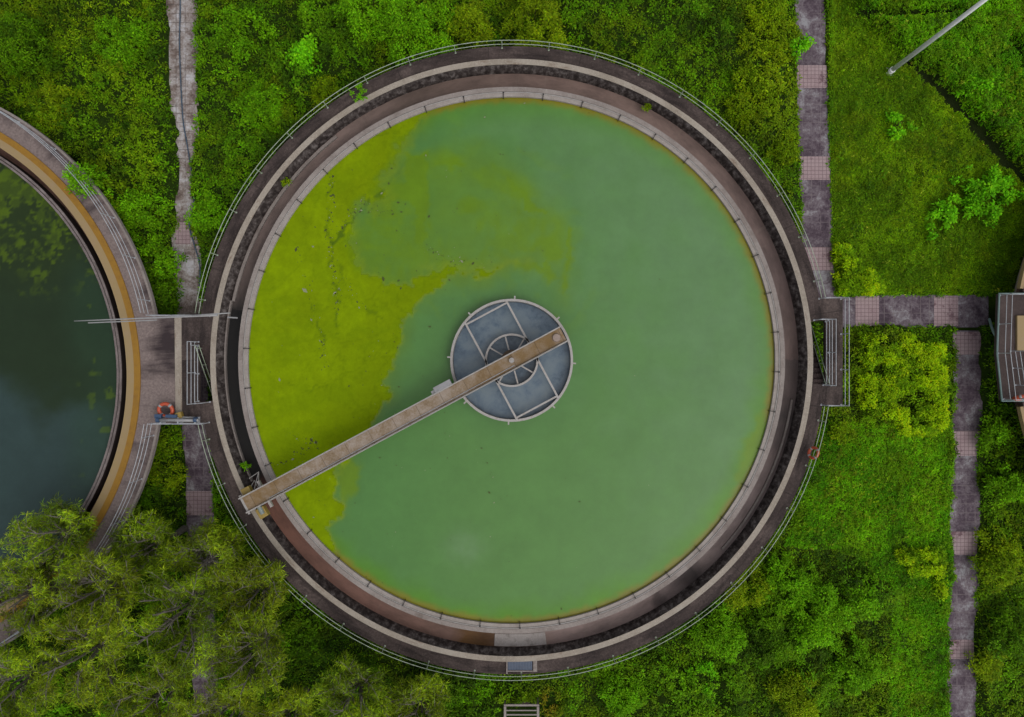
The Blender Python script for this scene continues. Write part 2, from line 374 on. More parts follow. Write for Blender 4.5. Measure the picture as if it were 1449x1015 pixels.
LK = (4.6, 3.8, 1.6)    # leaf albedo factor over the displayed value: leaves shade one another
def LC(r, g, b): return np.array([lin(v / 255) * k for v, k in zip((r, g, b), LK)])
C_G, C_D, C_Y, C_B, C_O = LC(42, 73, 2), LC(22, 44, 3), LC(64, 86, 1), LC(50, 90, 5), LC(50, 71, 3)

# ---------------------------------------------------------------- paths (pixel layout on the ground)
PATH_R = [(1146, -120), (1146, 0), (1149, 110), (1152, 250), (1156, 350), (1160, 415)]; PATH_RW = 22
STRIPS = []   # centreline, half width, ragged amplitude
STRIPS.append(([(1143, -140), (1146, 0), (1149, 110), (1153, 250), (1156, 345), (1160, 440)], 21.5, 1.5))
STRIPS.append(([(1180, 440.5), (1398, 440.5)], 22, 2))
STRIPS.append(([(1368, 468), (1368, 600), (1365, 700), (1364, 800), (1361, 900), (1358, 1015), (1356, 1150)], 20.5, 5))
STRIPS.append(([(259, -140), (259, 0), (259, 90), (260, 150)], 22.5, 4))
STRIPS.append(([(260, 150), (264, 190), (263, 240), (260, 300), (262, 345)], 13.5, 6))
STRIPS.append(([(264, 345), (266, 400), (270, 450)], 19, 4))
STRIPS.append(([(271, 440), (276, 560), (281, 660), (284, 760), (290, 900), (296, 1150)], 21, 2))
def seg_d(px, py, line):
    dm = np.full(px.shape, 1e9)
    for (x0, y0), (x1, y1) in zip(line[:-1], line[1:]):
        ex, ey = x1 - x0, y1 - y0; t = np.clip(((px - x0) * ex + (py - y0) * ey) / (ex * ex + ey * ey), 0, 1)
        dm = np.minimum(dm, np.hypot(px - x0 - t * ex, py - y0 - t * ey))
    return dm
def path_mask(px, py):
    """>0 on bare path, in px"""
    r = np.full(px.shape, -1e9)
    for i, (ln, hw, am) in enumerate(STRIPS):
        nz = (fbm(px, py, 22, 50 + i, 3) - .5) * 2.4 * am
        r = np.maximum(r, hw - seg_d(px, py, ln) + nz - am * .3)
    return r
GROOVE = [(1278, 88), (1330, 128), (1375, 178), (1418, 226), (1475, 285), (1560, 350)]
GROOVE2 = [(1418, 62), (1432, 96), (1455, 130), (1520, 190)]
GROOVE3 = [(1212, 22), (1240, 27), (1290, 28), (1340, 22)]
def above_groove(px, py): return sdist(px, py, GROOVE + [(1600, 300), (1600, -200), (1215, -200), (1215, 22), (1262, 60)])
FIELD = [(1172, -60), (1215, -60), (1215, 22), (1262, 60), (1278, 88), (1330, 128), (1375, 178), (1418, 226), (1475, 285), (1475, 430), (1400, 430), (1400, 418), (1172, 418)]
LAWN2 = [(1165, 600), (1345, 600), (1342, 800), (1335, 1040), (1255, 1040), (1262, 830), (1190, 775), (1110, 770)]
def zones(px, py):
    f = sstep(-8, 10, sdist(px, py, FIELD)); l2 = sstep(-14, 14, sdist(px, py, LAWN2)); ab = sstep(-6, 6, above_groove(px, py)); return f, l2, ab
def height(px, py):
    f, l2, ab = zones(px, py)
    big = fbm(px, py, 60, 3, 4); med = fbm(px, py, 22, 9, 3)
    h = .15 + 1.0 * sstep(.38, .72, big) + .45 * (med - .45)
    h = np.where(px < 720, h * 1.0, h * .8)
    h = h * (1 - f) * (1 - l2) + f * (.04 + .22 * sstep(.45, .75, med)) + l2 * (.12 + .2 * med)
    h = h * (1 - ab) + ab * (.75 + .4 * med)
    gw = (fbm(px, py, 16, 77, 3) - .5) * 14; h = h * sstep(4, 16, gw + 2 + seg_d(px, py, GROOVE) + 3 * (1 - ab)) * sstep(1, 9, seg_d(px, py, GROOVE2)) * sstep(0, 8, seg_d(px, py, GROOVE3))
    h = np.maximum(h, .03)
    pm = path_mask(px, py); h = h * sstep(4, -12, pm)
    return h

# ground sheet: fine grid near the site, running out to the horizon
gx = np.concatenate([[-9000, -3000, -1200, -500, -250], np.arange(-160, 1612, 5.0), [1720, 2000, 2700, 4500, 10000]])
gy = np.concatenate([[-9000, -3000, -1200, -500, -230], np.arange(-140, 1160, 5.0), [1260, 1500, 2200, 4000, 10000]])
GX, GY = np.meshgrid(gx, gy, indexing='ij')
k0 = CAMZ / FPX
H0 = height(GX, GY) * .62
rin = np.hypot(GX - 724, GY - 510); rl = np.hypot(GX + 148.3, GY - 532.4); rr_ = np.hypot(GX - 1808, GY - 493)
H0 = H0 * sstep(405, 432, rin) * sstep(380, 400, rl) * sstep(384, 396, rr_)
inside = (GX > -165) & (GX < 1615) & (GY > -145) & (GY < 1165)
H0 = np.where(inside, H0, 0)
V = np.stack([(GX - 724.5) * k0, (507.5 - GY) * k0, H0], -1).reshape(-1, 3)
nx, ny = GX.shape; idx = np.arange(nx * ny).reshape(nx, ny)
F = np.stack([idx[:-1, :-1], idx[:-1, 1:], idx[1:, 1:], idx[1:, :-1]], -1).reshape(-1, 4)
fz, l2z, abz = zones(GX, GY); lw = np.clip(np.maximum(fz, l2z), 0, 1)[..., None]
soil = np.array(A(34, 52, 6)) * (1 - lw) + np.array(A(64, 88, 8)) * lw
tr_ = (sstep(12, 4, seg_d(GX, GY, GROOVE)) + sstep(10, 3, seg_d(GX, GY, GROOVE2)) + sstep(8, 3, seg_d(GX, GY, GROOVE3)))[..., None].clip(0, 1); soil = soil * (1 - tr_) + np.array(A(26, 36, 8)) * tr_
g = np_mesh('ground', V, F, soil.reshape(-1, 3), M['ground']); tag(g, kind='structure')
g.data.polygons.foreach_set('use_smooth', [True] * len(g.data.polygons))

# paths as sheets
def strip_poly(ln, hw):
    L_, R_ = [], []
    for i, (x, y) in enumerate(ln):
        a = ln[max(i - 1, 0)]; b = ln[min(i + 1, len(ln) - 1)]; tx, ty = b[0] - a[0], b[1] - a[1]; q = math.hypot(tx, ty); tx /= q; ty /= q
        L_.append((x - ty * hw, y + tx * hw)); R_.append((x + ty * hw, y - tx * hw))
    return L_ + R_[::-1]
def sheet(mb, poly, z, th=.06):
    mb.prism([W(x, y, 0)[:2] for x, y in poly], z - th, z)
names = ['path'] * 7
for i, (ln, hw, am) in enumerate(STRIPS):
    mb = MB(); sheet(mb, strip_poly(ln, hw + (1 if i != 4 else 5)), .03 + .004 * (i % 3), .12)
    part('path', mb, M['palepath'] if i in (3, 4, 5) else M['path'])
    bpy.data.objects[-1] if False else None
for o in COL.objects:
    if o.name.startswith('path'): tag(o, kind='structure')
TS = [(1127.5, 93, 1170, 125), (1130, 222, 1174, 255), (1138, 350, 1178, 383), (1210, 419, 1243, 461.5), (1321, 419, 1355, 461.5),
      (1348, 470, 1390, 502), (1347, 610, 1389, 645), (1342, 752, 1387, 785), (1339, 905, 1377, 932), (260, 695, 303, 729), (1124, -60, 1166, -28), (249, 315, 270, 346)]
mb = MB()
for x0, y0, x1, y1 in TS: sheet(mb, [(x0, y0), (x1, y0), (x1, y1), (x0, y1)], .048, .03)
tag(part('path_tiles', mb, M['tiles']), kind='structure')

# ---------------------------------------------------------------- tanks
def ringpts(c, r, z, a0, a1, step=1.5):
    n = max(2, int(abs(a1 - a0) / step)); return [(c[0] + r * math.cos(math.radians(a0 + (a1 - a0) * i / n)), c[1] + r * math.sin(math.radians(a0 + (a1 - a0) * i / n)), z) for i in range(n + 1)]
def arc_px(cx, cy, r, y_from, y_to, side, n=14):
    out = []
    for i in range(n + 1):
        y = y_from + (y_to - y_from) * i / n; out.append((cx + side * math.sqrt(r * r - (y - cy) ** 2), y))
    return out
def PXY(pts): return [W(x, y, DECK)[:2] for x, y in pts]

def post_mesh(h=1.05):
    mb = MB(); mb.tube([(0, 0, 0), (0, 0, h)], .018, 6); mb.box((0, 0, .006), (.07, .07, .012)); return mb
def rails(parent, base_pts, hs=(.4, .78), r=.016, mat=None, posts=(), name='railing', closed=False):
    """base_pts world points on the deck; posts list of world points"""
    mb = MB()
    for h in hs: mb.tube([(p[0], p[1], p[2] + h) for p in base_pts], r, 6)
    o = part(name, mb, mat or M['rail'], parent)
    p0 = None
    for p in posts:
        if p0 is None:
            me = post_mesh(hs[-1]); me_v = me
            p0 = bpy.data.objects.new('post', bpy.data.meshes.new('post')); p0.data.from_pydata(me.v, [], me.f); p0.data.materials.append(mat or M['rail'])
            COL.objects.link(p0); p0.parent = o; p0.location = Vector(p) - ORIG[parent.name]
        else: copy_child(p0, o, Vector(p) - ORIG[parent.name])
    return o
def subdiv_posts(pts, spacing=1.6):
    out = []
    for a, b in zip(pts[:-1], pts[1:]):
        a = Vector(a); b = Vector(b); n = max(1, round((b - a).length / spacing))
        for i in range(n): out.append(a + (b - a) * i / n)
    out.append(Vector(pts[-1])); return out

# --- main tank
T = empty('settling_tank', CM[:2] + (0,), 'large round tank of milky green water, its left third under yellow green algae', 'tank')
zt = DECK
mb = MB(); mb.ring(CM, rect(RR(418), RR(425.5), -.2, zt + .06)); part('wall', mb, M['moss'], T)
mb = MB(); mb.ring(CM, rect(RR(417.8), RR(425.5), zt + .06, zt + .09)); part('track', mb, M['track'], T)
WALK = [(7.3, 177.2), (187.7, 355.6)]
mb = MB()
for a0, a1 in WALK: mb.ring(CM, rect(RR(425.5), RR(444.5), zt - .22, zt), a0, a1)
part('walkway', mb, M['deck'], T)
zc = 1.02
mb = MB(); mb.ring(CM, rect(RR(384, zc), RR(417.9), zc - .3, zc)); part('channel_floor', mb, M['channel'], T)
# small ledge along the foot of the outer channel wall
for r0_, r1_, z_, a0, a1 in ((401.5, 405.5, 1.14, 128, 168), (405, 407, 1.2, 168, 205), (400, 403, 1.12, 318, 352)):
    mb = MB(); mb.ring(CM, rect(RR(r0_, 1.2), RR(r1_, 1.2), zc, z_), a0, a1); part('ledge', mb, M['coping'], T)
zw = 1.78
mb = MB(); mb.ring(CM, rect(RR(380.5, zw), RR(387, zw), 0, zw)); part('weir_wall', mb, M['coping'], T)
mb = MB(); mb.ring(CM, rect(RR(373.5, zw), RR(380.3, zw), 1.2, zw - .025)); part('launder_lip', mb, M['weir'], T)
mb = MB(); mb.ring(CM, rect(RR(378.9, zw), RR(379.8, zw), zw - .026, zw + .012)); part('weir_plate', mb, M['beam'], T)
mb = MB(); mb.ring(CM, rect(RR(387.3, zc), RR(404.6, zc), zc + .001, zc + .03), 266.5, 277, 10); part('floor_patch', mb, M['patch'], T)
A0 = 90 + 1.77
bk0 = None
for k in range(42):
    a = math.radians(A0 - k * 360 / 42); r = RR(376.5, zw)
    p = Vector((CM[0] + r * math.cos(a), CM[1] + r * math.sin(a), zw)) - ORIG[T.name]
    if bk0 is None:
        m2 = MB(); m2.box((0, 0, 0), (.22, .03, .06)); m2.box((.08, 0, .02), (.04, .07, .03)); m2.box((-.15, 0, -.1), (.03, .035, .3))
        bk0 = bpy.data.objects.new('bracket', bpy.data.meshes.new('bracket')); bk0.data.from_pydata(m2.v, [], m2.f); bk0.data.materials.append(M['dark'])
        COL.objects.link(bk0); bk0.parent = T; bk0.location = p; bk0.rotation_euler = (0, 0, a)
    else: copy_child(bk0, T, p, a)
RB = RR(442)
def arcposts(c, r, a0, a1, off=A0, step=360 / 42):
    k0_ = math.ceil((a0 - off) / step); out = []
    while off + k0_ * step <= a1:
        a = math.radians(off + k0_ * step); out.append((c[0] + r * math.cos(a), c[1] + r * math.sin(a), DECK)); k0_ += 1
    return out
rails(T, ringpts(CM, RB, zt, 11.4, 171.5), mat=M['mossrail'], posts=arcposts(CM, RB, 11.4, 171.5))
rails(T, ringpts(CM, RB, zt, 191.6, 351.6), mat=M['mossrail'], posts=arcposts(CM, RB, 191.6, 351.6))
# right-hand stair platform (layout read off at deck height)
z3 = zt + .004
mb = MB()
mb.prism(PXY([(1192.5, 421)] + arc_px(724, 510, 444, 421, 454, 1, 6) + [(1168, 454), (1168, 545)] + arc_px(724, 510, 444, 545, 575, 1, 6) + [(1192.5, 575)]), zt - .22, z3)
part('stair_platform', mb, M['deck'], T)
P = [W(*q, zt) for q in ((1159, 423), (1190, 423), (1190, 573), (1162, 573))]
rails(T, P, posts=subdiv_posts(P, 1.7))
P = [W(*q, zt) for q in ((1152, 453), (1172, 453), (1172, 545), (1165, 545))]
rails(T, P, posts=subdiv_posts(P, 1.5)); P = [W(*q, zt) for q in ((1168.3, 455), (1168.3, 544))]; rails(T, P, hs=(.1, .4), posts=[P[0], P[1]])
def stairs(x0, x1, ytop, ybot, name, n=11, zb=0.0):
    o = None; dy = (ybot - ytop) / n; s0 = None
    m_ = MB()
    for xx in (x0, x1):
        a = W(xx, ytop, zt); b = W(xx, ytop, zt); yb = W(xx, ybot, zt)[1]
        m_.add([(a[0] - .03, a[1], zt - .3), (a[0] + .03, a[1], zt - .3), (a[0] + .03, a[1], zt), (a[0] - .03, a[1], zt), (a[0] - .03, yb, zb), (a[0] + .03, yb, zb), (a[0] + .03, yb, zb + .25), (a[0] - .03, yb, zb + .25)],
               [(0, 1, 2, 3), (7, 6, 5, 4), (0, 4, 5, 1), (1, 5, 6, 2), (2, 6, 7, 3), (3, 7, 4, 0)])
    o = part(name, m_, M['platform'], T)
    xa, xb = W(x0, 0, zt)[0], W(x1, 0, zt)[0]
    for i in range(n):
        z = zt - (i + 1) * (zt - zb) / (n + 1); y = W(0, ytop + dy * (i + .5), zt)[1]
        mm = MB(); mm.box((0, 0, 0), (xb - xa - .06, abs(dy) * .033 * 1.02, .05))
        if s0 is None:
            s0 = bpy.data.objects.new('step', bpy.data.meshes.new('step')); s0.data.from_pydata(mm.v, [], mm.f); s0.data.materials.append(M['platform']); COL.objects.link(s0)
            s0.parent = o; s0.location = Vector(((xa + xb) / 2, y, z)) - ORIG[T.name]
        else: copy_child(s0, o, Vector(((xa + xb) / 2, y, z)) - ORIG[T.name])
    return o, xa, xb
st, xa, xb = stairs(1152, 1167.5, 545, 458, 'staircase')
def stair_rail(st, x, ytop, ybot, zoff=(.15, .55)):
    mb = MB()
    for h in zoff:
        a = W(0, ytop, zt)[1]; b = W(0, ybot, zt)[1]
        mb.tube([(x, a, zt + h), (x, b, h)], .02)
        if h == zoff[-1]:
            for t in (.05, .35, .65, .95): mb.tube([(x, a + (b - a) * t, zt * (1 - t) - .05), (x, a + (b - a) * t, zt * (1 - t) + h)], .018)
    part('handrail', mb, M['mossrail'], st)
stair_rail(st, xb - .02, 545, 458); 
st, xa2, xb2 = stairs(282, 297, 489, 568, 'staircase')
stair_rail(st, xa2 + .05, 489, 568)
# left-hand platform joining the two tanks
mb = MB()
mb.prism(PXY([(252.5, 447)] + arc_px(724, 510, 444, 447, 489, -1, 8) + [(281, 489.5), (281, 568), (283.5, 568)] + arc_px(724, 510, 444, 568.5, 600, -1, 6) + [(252.5, 600)]), zt - .22, z3)
part('joining_platform', mb, M['deck'], T)
mb = MB(); mb.prism(PXY([(247.5, 449), (257, 449), (258, 592), (249, 592)]), z3, zt + .045); part('joint_cover', mb, M['track'], T)
P = [W(*q, zt) for q in ((297, 447.5), (255, 447.5))]; rails(T, P, posts=subdiv_posts(P, 1.2))
P = [W(*q, zt) for q in ((297, 569), (276, 571), (276, 484), (281, 484), (281, 489))]; rails(T, P, posts=subdiv_posts(P, 1.5))
P = [W(*q, zt) for q in ((281, 490), (281, 568))]; rails(T, P, hs=(.1, .4), posts=subdiv_posts(P, 1.5))
P = [W(*q, zt) for q in ((296, 598), (255, 598))]; rails(T, P, posts=subdiv_posts(P, 1.4))
# grating and gate posts at the foot of the picture
mb = MB(); mb.prism(PXY([(718.5, 934.5), (753, 934.5), (753, 948), (718.5, 948)]), zt, zt + .03)
gr = part('grating', mb, paint('blue_grey_grating', (74, 86, 106), .6, (56, 62, 80), .6, sc=12), T)
mb = MB()
for x in np.arange(720.5, 752, 2.2): mb.prism(PXY([(x, 935), (x + .7, 935), (x + .7, 947.5), (x, 947.5)]), zt + .03, zt + .045)
part('grating_bar', mb, paint('grating_bar_paint', (92, 104, 124), .6), gr)
mb = MB()
for q in ((716.5, 934.5, 718.2, 953), (754.5, 934.5, 760, 950), (718.5, 948.5, 754, 949.8)): mb.prism(PXY([(q[0], q[1]), (q[2], q[1]), (q[2], q[3]), (q[0], q[3])]), zt, zt + .06)
part('grating_frame', mb, M['coping'], T)

# --- water sheets
def water_disc(name, c, rad, z, colfun, step=.1):
    n = int(rad / step) + 2; xs = np.arange(-n, n + 1) * step
    X, Y = np.meshgrid(xs + c[0], xs + c[1], indexing='ij'); R_ = np.hypot(X - c[0], Y - c[1])
    # pull the rim vertices on to the circle
    sc_ = np.where(R_ > rad, rad / np.maximum(R_, 1e-6), 1); X = c[0] + (X - c[0]) * sc_; Y = c[1] + (Y - c[1]) * sc_
    ok = (R_ < rad + step * 1.6)
    px = X / ((CAMZ - z) / FPX) + 724.5; py = 507.5 - Y / ((CAMZ - z) / FPX)
    col, mask = colfun(px, py)
    return X, Y, ok, col, mask
def grid_faces(ok):
    nx, ny = ok.shape; idx = np.arange(nx * ny).reshape(nx, ny)
    q = ok[:-1, :-1] & ok[:-1, 1:] & ok[1:, 1:] & ok[1:, :-1]
    return np.stack([idx[:-1, :-1], idx[1:, :-1], idx[1:, 1:], idx[:-1, 1:]], -1)[q]
DENSE = [(612, 145), (592, 175), (575, 210), (568, 240), (545, 262), (540, 290), (505, 300), (498, 335), (512, 385), (545, 408), (590, 402), (640, 384), (700, 373), (735, 370), (700, 384), (655, 392), (625, 408), (600, 425), (578, 448),
         (560, 480), (552, 520), (546, 570), (522, 615), (498, 642), (478, 668), (478, 695), (492, 712), (480, 732), (468, 752), (478, 775), (455, 800), (330, 800), (330, 130)]
SEMI = [(600, 225), (640, 212), (705, 215), (745, 250), (780, 290), (798, 330), (805, 400), (795, 430), (785, 385), (700, 378), (600, 415), (520, 420), (490, 330), (540, 270)]
BITS = [[(583, 222), (606, 218), (608, 280), (600, 345), (585, 345), (588, 290), (575, 285), (545, 292), (532, 285), (545, 265), (575, 255)], [(722, 255), (740, 262), (765, 290), (782, 300), (775, 308), (750, 298), (725, 272)],
        [(635, 236), (650, 236), (648, 246), (634, 245)], [(740, 374), (782, 372), (790, 395), (783, 400), (776, 382), (742, 384)], [(795, 330), (803, 330), (803, 415), (796, 415)],
        [(1068, 580), (1085, 600), (1075, 650), (1050, 690), (1055, 640)], [(478, 640), (500, 655), (505, 690), (490, 700)]]
VEINS = [([(470, 250), (462, 300), (470, 345), (466, 390), (478, 430), (476, 470)], 3.5, .55), ([(470, 345), (495, 320), (512, 296), (528, 282), (548, 268)], 4, .75), ([(530, 296), (540, 275), (565, 240), (585, 220)], 5, .6),
         ([(440, 430), (455, 470), (462, 500)], 2.5, .5), ([(480, 380), (500, 430), (540, 450)], 3, .4), ([(400, 540), (440, 555), (480, 540)], 2.5, .35), ([(480, 200), (530, 190), (575, 185)], 3, .35)]
def L3(*c): return np.array([lin(v / 255) * GALB for v in c])
def main_cols(px, py):
    r = np.hypot(px - 724, py - 510); wx = px + (fbm(px, py, 40, 70, 4) - .5) * 34; wy = py + (fbm(px, py, 40, 80, 4) - .5) * 34
    fine = fbm(px, py, 9, 90, 4) - .5; mid = fbm(px, py, 30, 95, 3) - .5
    up_ = sstep(460, 500, px) * sstep(397, 372, py) * sstep(150, 200, py); sdd = sdist(wx, wy, DENSE); d = sstep(-4, 5, sdd + fine * 16) * (1 - up_) + up_ * sstep(-20, 26, sdd + fine * 26 + mid * 10)
    soft = sstep(-34, 20, sdist(wx, wy, DENSE) + mid * 26) * sstep(-60, 30, 520 - py + 0 * px) + sstep(-22, 18, sdist(wx, wy, DENSE) + mid * 20) * (1 - sstep(-60, 30, 520 - py))
    s = sstep(-30, 22, sdist(wx, wy, SEMI)) * (.75 + .5 * mid)
    th = np.arctan2(py - 470, px - 640); rr2 = np.hypot(px - 640, py - 470) + (fbm(px, py, 70, 160, 3) - .5) * 60
    wisp = fbm(th * 260, rr2 * 1.6, 34, 165, 4); s = np.maximum(s, 0) * (.72 + .45 * sstep(.38, .66, wisp))
    s = np.maximum(s, sstep(-14, 18, sdist(wx, wy, SEMI)) * sstep(680, 560, px) * (.8 + .5 * fine))
    s = np.maximum(s, sstep(.54, .72, wisp) * sstep(-70, 30, sdist(wx, wy, SEMI)) * .6)
    for b in BITS: s = np.maximum(s, 1.25 * sstep(-11, 7, sdist(wx, wy, b) + fine * 16))
    base = L3(82, 126, 62)[None, None] * np.ones(px.shape + (3,))
    pale = sstep(-.15, 1.0, (px - 600) / 420 - (py - 150) / 900 + mid * .5)[..., None]     # milky water upper right
    base = base * (1 - pale * .7) + L3(96, 131, 90) * pale * .7
    low = sstep(520, 850, py + mid * 60)[..., None] * .4; base = base * (1 - low) + L3(84, 128, 60) * low
    lefty = sstep(700, 520, px)[..., None] * .55; base = base * (1 - lefty) + L3(74, 122, 60) * lefty
    well = sstep(135, 85, r + mid * 20)[..., None] * .45; base = base * (1 - well) + L3(72, 116, 62) * well
    # greener and then yellow scum close to the rim
    e = sstep(330, 372, r + mid * 26)[..., None] * (.5 + .4 * sstep(420, 640, py)[..., None]); base = base * (1 - e) + L3(80, 132, 18) * e
    e = sstep(359, 371.5, r + fine * 8)[..., None]; base = base * (1 - e) + L3(122, 116, 24) * e
    col = base * (1 - np.clip(s, 0, 1)[..., None]) + L3(96, 130, 14) * np.clip(s, 0, 1)[..., None]
    col = col * (1 - soft[..., None] * .7) + L3(92, 124, 24) * soft[..., None] * .7
    alg = L3(122, 146, 1) * (1 + .25 * mid[..., None] + .25 * fine[..., None])
    # olive zone inside the mat + old crack lines
    ol = sstep(.1, .4, fbm(px, py, 55, 120, 3) - .25 + (px - 480) / 400)[..., None]; alg = alg * (1 - ol * .45) + L3(108, 128, 5) * ol * .45
    cr = np.abs(fbm(px, py, 46, 130, 4) - .5); crk = sstep(.018, .003, cr)[..., None] * sstep(400, 450, px)[..., None] * .22; alg = alg * (1 - crk) + L3(76, 98, 18) * crk
    swirl = sstep(.025, .0, np.abs(fbm(px, py, 90, 140, 3) - .48))[..., None] * .22; alg = alg * (1 - swirl) + L3(92, 116, 4) * swirl; sw2 = sstep(.5, .62, fbm(th * 200, rr2 * 1.3, 26, 175, 4))[..., None] * .3; alg = alg * (1 - sw2) + L3(104, 130, 4) * sw2; glint_ = np.exp(-((px - 657) / 26) ** 2 - ((py - 775) / 22) ** 2)[..., None] * .35 * (fbm(px, py, 10, 178, 3)[..., None] + .3); base = base * (1 - glint_) + L3(122, 146, 118) * glint_; col = col * (1 - glint_) + L3(122, 146, 118) * glint_  # last blotch: soft water highlight painted into the colour
    for vn, wv, st_ in VEINS:
        vv = (sstep(wv, .3, seg_d(px + (fbm(px, py, 14, 180, 3) - .5) * 16, py + (fbm(px, py, 14, 185, 3) - .5) * 16, vn)) * st_ * sstep(.3, .55, fbm(px, py, 12, 188, 3)))[..., None]; alg = alg * (1 - vv) + L3(62, 88, 26) * vv
    col = col * (1 - d[..., None]) + alg * d[..., None]
    return np.clip(col, .002, .9), d
def watermat(name, rough, spec, detail):
    m = NT(name); a = m.n('ShaderNodeAttribute', attribute_name='tint'); n = m.noise(m.pos(), detail, 6, .75); n2 = m.noise(m.pos(), 30, 3, .6)
    g_ = m.ramp(n, [(.3, (.9, .9, .9, 1)), (.7, (1.1, 1.1, 1.1, 1))]); return m.out(m.mix(1.0, a.outputs['Color'], g_, 'MULTIPLY'), rough, spec, n2, .15, .01)
M['water'] = watermat('milky_water', .25, .2, .6); M['algae'] = watermat('algae_mat', .9, .02, 5)
zwat = 1.62
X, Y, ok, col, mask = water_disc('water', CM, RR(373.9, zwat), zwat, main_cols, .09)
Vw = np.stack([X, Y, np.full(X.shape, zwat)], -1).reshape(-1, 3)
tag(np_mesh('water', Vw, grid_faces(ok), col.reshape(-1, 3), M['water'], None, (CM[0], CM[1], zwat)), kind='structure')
def subset(name, V, faces, col, mat, org, dz):
    used = np.unique(faces); rem = np.full(len(V), -1); rem[used] = np.arange(len(used)); V2 = V[used].copy(); V2[:, 2] += dz
    return np_mesh(name, V2, rem[faces], col[used], mat, None, org)
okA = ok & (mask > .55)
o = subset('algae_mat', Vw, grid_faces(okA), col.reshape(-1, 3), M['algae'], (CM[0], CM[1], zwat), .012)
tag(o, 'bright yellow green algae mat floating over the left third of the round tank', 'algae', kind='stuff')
# dirt flakes drifting on the algae
fl = []
lines = [[(468, 250), (470, 290), (462, 330), (470, 370), (478, 410), (475, 440)], [(478, 330), (500, 300), (520, 280)], [(500, 300), (555, 300)], [(420, 350), (455, 480), (460, 520)], [(400, 610), (450, 630), (420, 640)], [(385, 655), (440, 660)], [(600, 350), (640, 370), (700, 375)], [(470, 380), (520, 440)]]
for ln in lines:
    ln = np.array(ln, float)
    for a, b in zip(ln[:-1], ln[1:]):
        for t in np.linspace(0, 1, 26): fl.append(a + (b - a) * t + RNG.normal(size=2) * 3.5)
for _ in range(260): a = RNG.uniform(0, 2 * PI); r = RNG.uniform(120, 372); fl.append(np.array([724 - abs(r * math.cos(a)) * (1 if RNG.random() < .9 else -1), 510 + r * math.sin(a)]))
fl = np.array(fl); s_ = (CAMZ - zwat) / FPX
P = np.stack([(fl[:, 0] - 724.5) * s_, (507.5 - fl[:, 1]) * s_, np.full(len(fl), zwat + .02)], 1); nP = len(P)
ang = RNG.uniform(0, PI, nP); sz = RNG.gamma(1.5, .014, nP)[:, None] + .008; dx = np.stack([np.cos(ang), np.sin(ang), 0 * ang], 1) * sz; dy = np.stack([-np.sin(ang), np.cos(ang), 0 * ang], 1) * sz * .55
Vf = np.stack([P - dx, P + dy, P + dx, P - dy], 1).reshape(-1, 3); cf = np.repeat(np.where(RNG.random(nP)[:, None] < .75, L3(78, 84, 50)[None], L3(140, 144, 116)[None]), 4, 0)
tag(np_mesh('floating_debris', Vf, np.arange(len(Vf)).reshape(-1, 4), cf, M['algae'], None, (CM[0], CM[1], zwat)), 'specks of dark dirt and pale flakes drifting on the green tank', 'debris', kind='stuff')

# --- feed well in the middle
FW = empty('feed_well', (CM[0], CM[1], 1.0), 'round pale steel ring holding blue grey water at the centre of the green tank', 'feed well')
zf = 2.15
r86, r37, r17 = RR(85.2, zf), RR(36.5, zf), RR(15, zf)
mb = MB(); mb.ring(CM, rect(r86 - .05, r86 + .06, 1.2, zf), seg=96); part('rim', mb, M['beam'], FW)
mb = MB(); mb.ring(CM, rect(r37 - .045, r37 + .045, 1.3, zf + .02), seg=64); inner = part('inner_rim', mb, M['beam'], FW)
mb = MB(); mb.ring(CM, rect(.02, r17, 1.2, zf - .15), seg=32); part('centre_column', mb, paint('rusty_column', (104, 88, 72), .8, (70, 56, 44), .7), FW)
for k in range(8):
    a = math.radians(15 + 45 * k); mm = MB(); rm = (r17 + r37) / 2
    mm.box((CM[0] + rm * math.cos(a), CM[1] + rm * math.sin(a), zf - .1), (r37 - r17, .07, .1), a); part('spoke', mm, M['beam'], FW)
BA = math.atan2(-(473 - 715), 797 - 345)      # bridge direction
ub = Vector((math.cos(BA), math.sin(BA), 0)); vb = Vector((-math.sin(BA), math.cos(BA), 0))
cw = Vector((CM[0], CM[1], 0))
for s in (-1, 1):
    c = cw + ub * s * RR(33, zf) + Vector((0, 0, zf - .02)); mm = MB(); mm.box(c, (.09, RR(160, zf), .08), BA); part('frame_beam', mm, M['beam'], FW)
    c = cw + vb * s * RR(75, zf) + Vector((0, 0, zf - .02)); mm = MB(); mm.box(c, (RR(64, zf), .08, .07), BA); part('frame_beam', mm, M['beam'], FW)
for k in range(8):
    a = BA + math.radians(-33 + 2 + k * 45) ; mm = MB(); mm.box((CM[0] + (r86 + .12) * math.cos(a), CM[1] + (r86 + .12) * math.sin(a), zf - .06), (.16, .07, .1), a); part('clip', mm, M['beam'], FW)
def wellwat():
    m = NT('blue_grey_water'); n = m.noise(m.pos(), 1.1, 6, .7, .3); n2 = m.noise(m.pos(), 9, 3, .6)
    v, a, r = m.polar(CM); e = m.n('ShaderNodeMapRange'); m.l(r, e.inputs[0]); e.inputs[1].default_value = 1.9; e.inputs[2].default_value = 2.8; e.inputs[3].default_value = 0; e.inputs[4].default_value = .10
    i = m.math('LESS_THAN', r, r37); f = m.math('SUBTRACT', m.math('SUBTRACT', n, e.outputs[0]), m.math('MULTIPLY', i, .16))
    return m.out(m.ramp(f, [(.26, A4(56, 74, 92)), (.38, A4(80, 98, 114)), (.5, A4(97, 112, 123)), (.7, A4(108, 121, 127))]), .3, .3, n2, .1, .01)
mb = MB(); mb.ring(CM, rect(.01, r86 - .06, 1.3, 1.72), seg=96); tag(part('water', mb, wellwat(), None, (CM[0], CM[1], 1.7)), kind='structure')

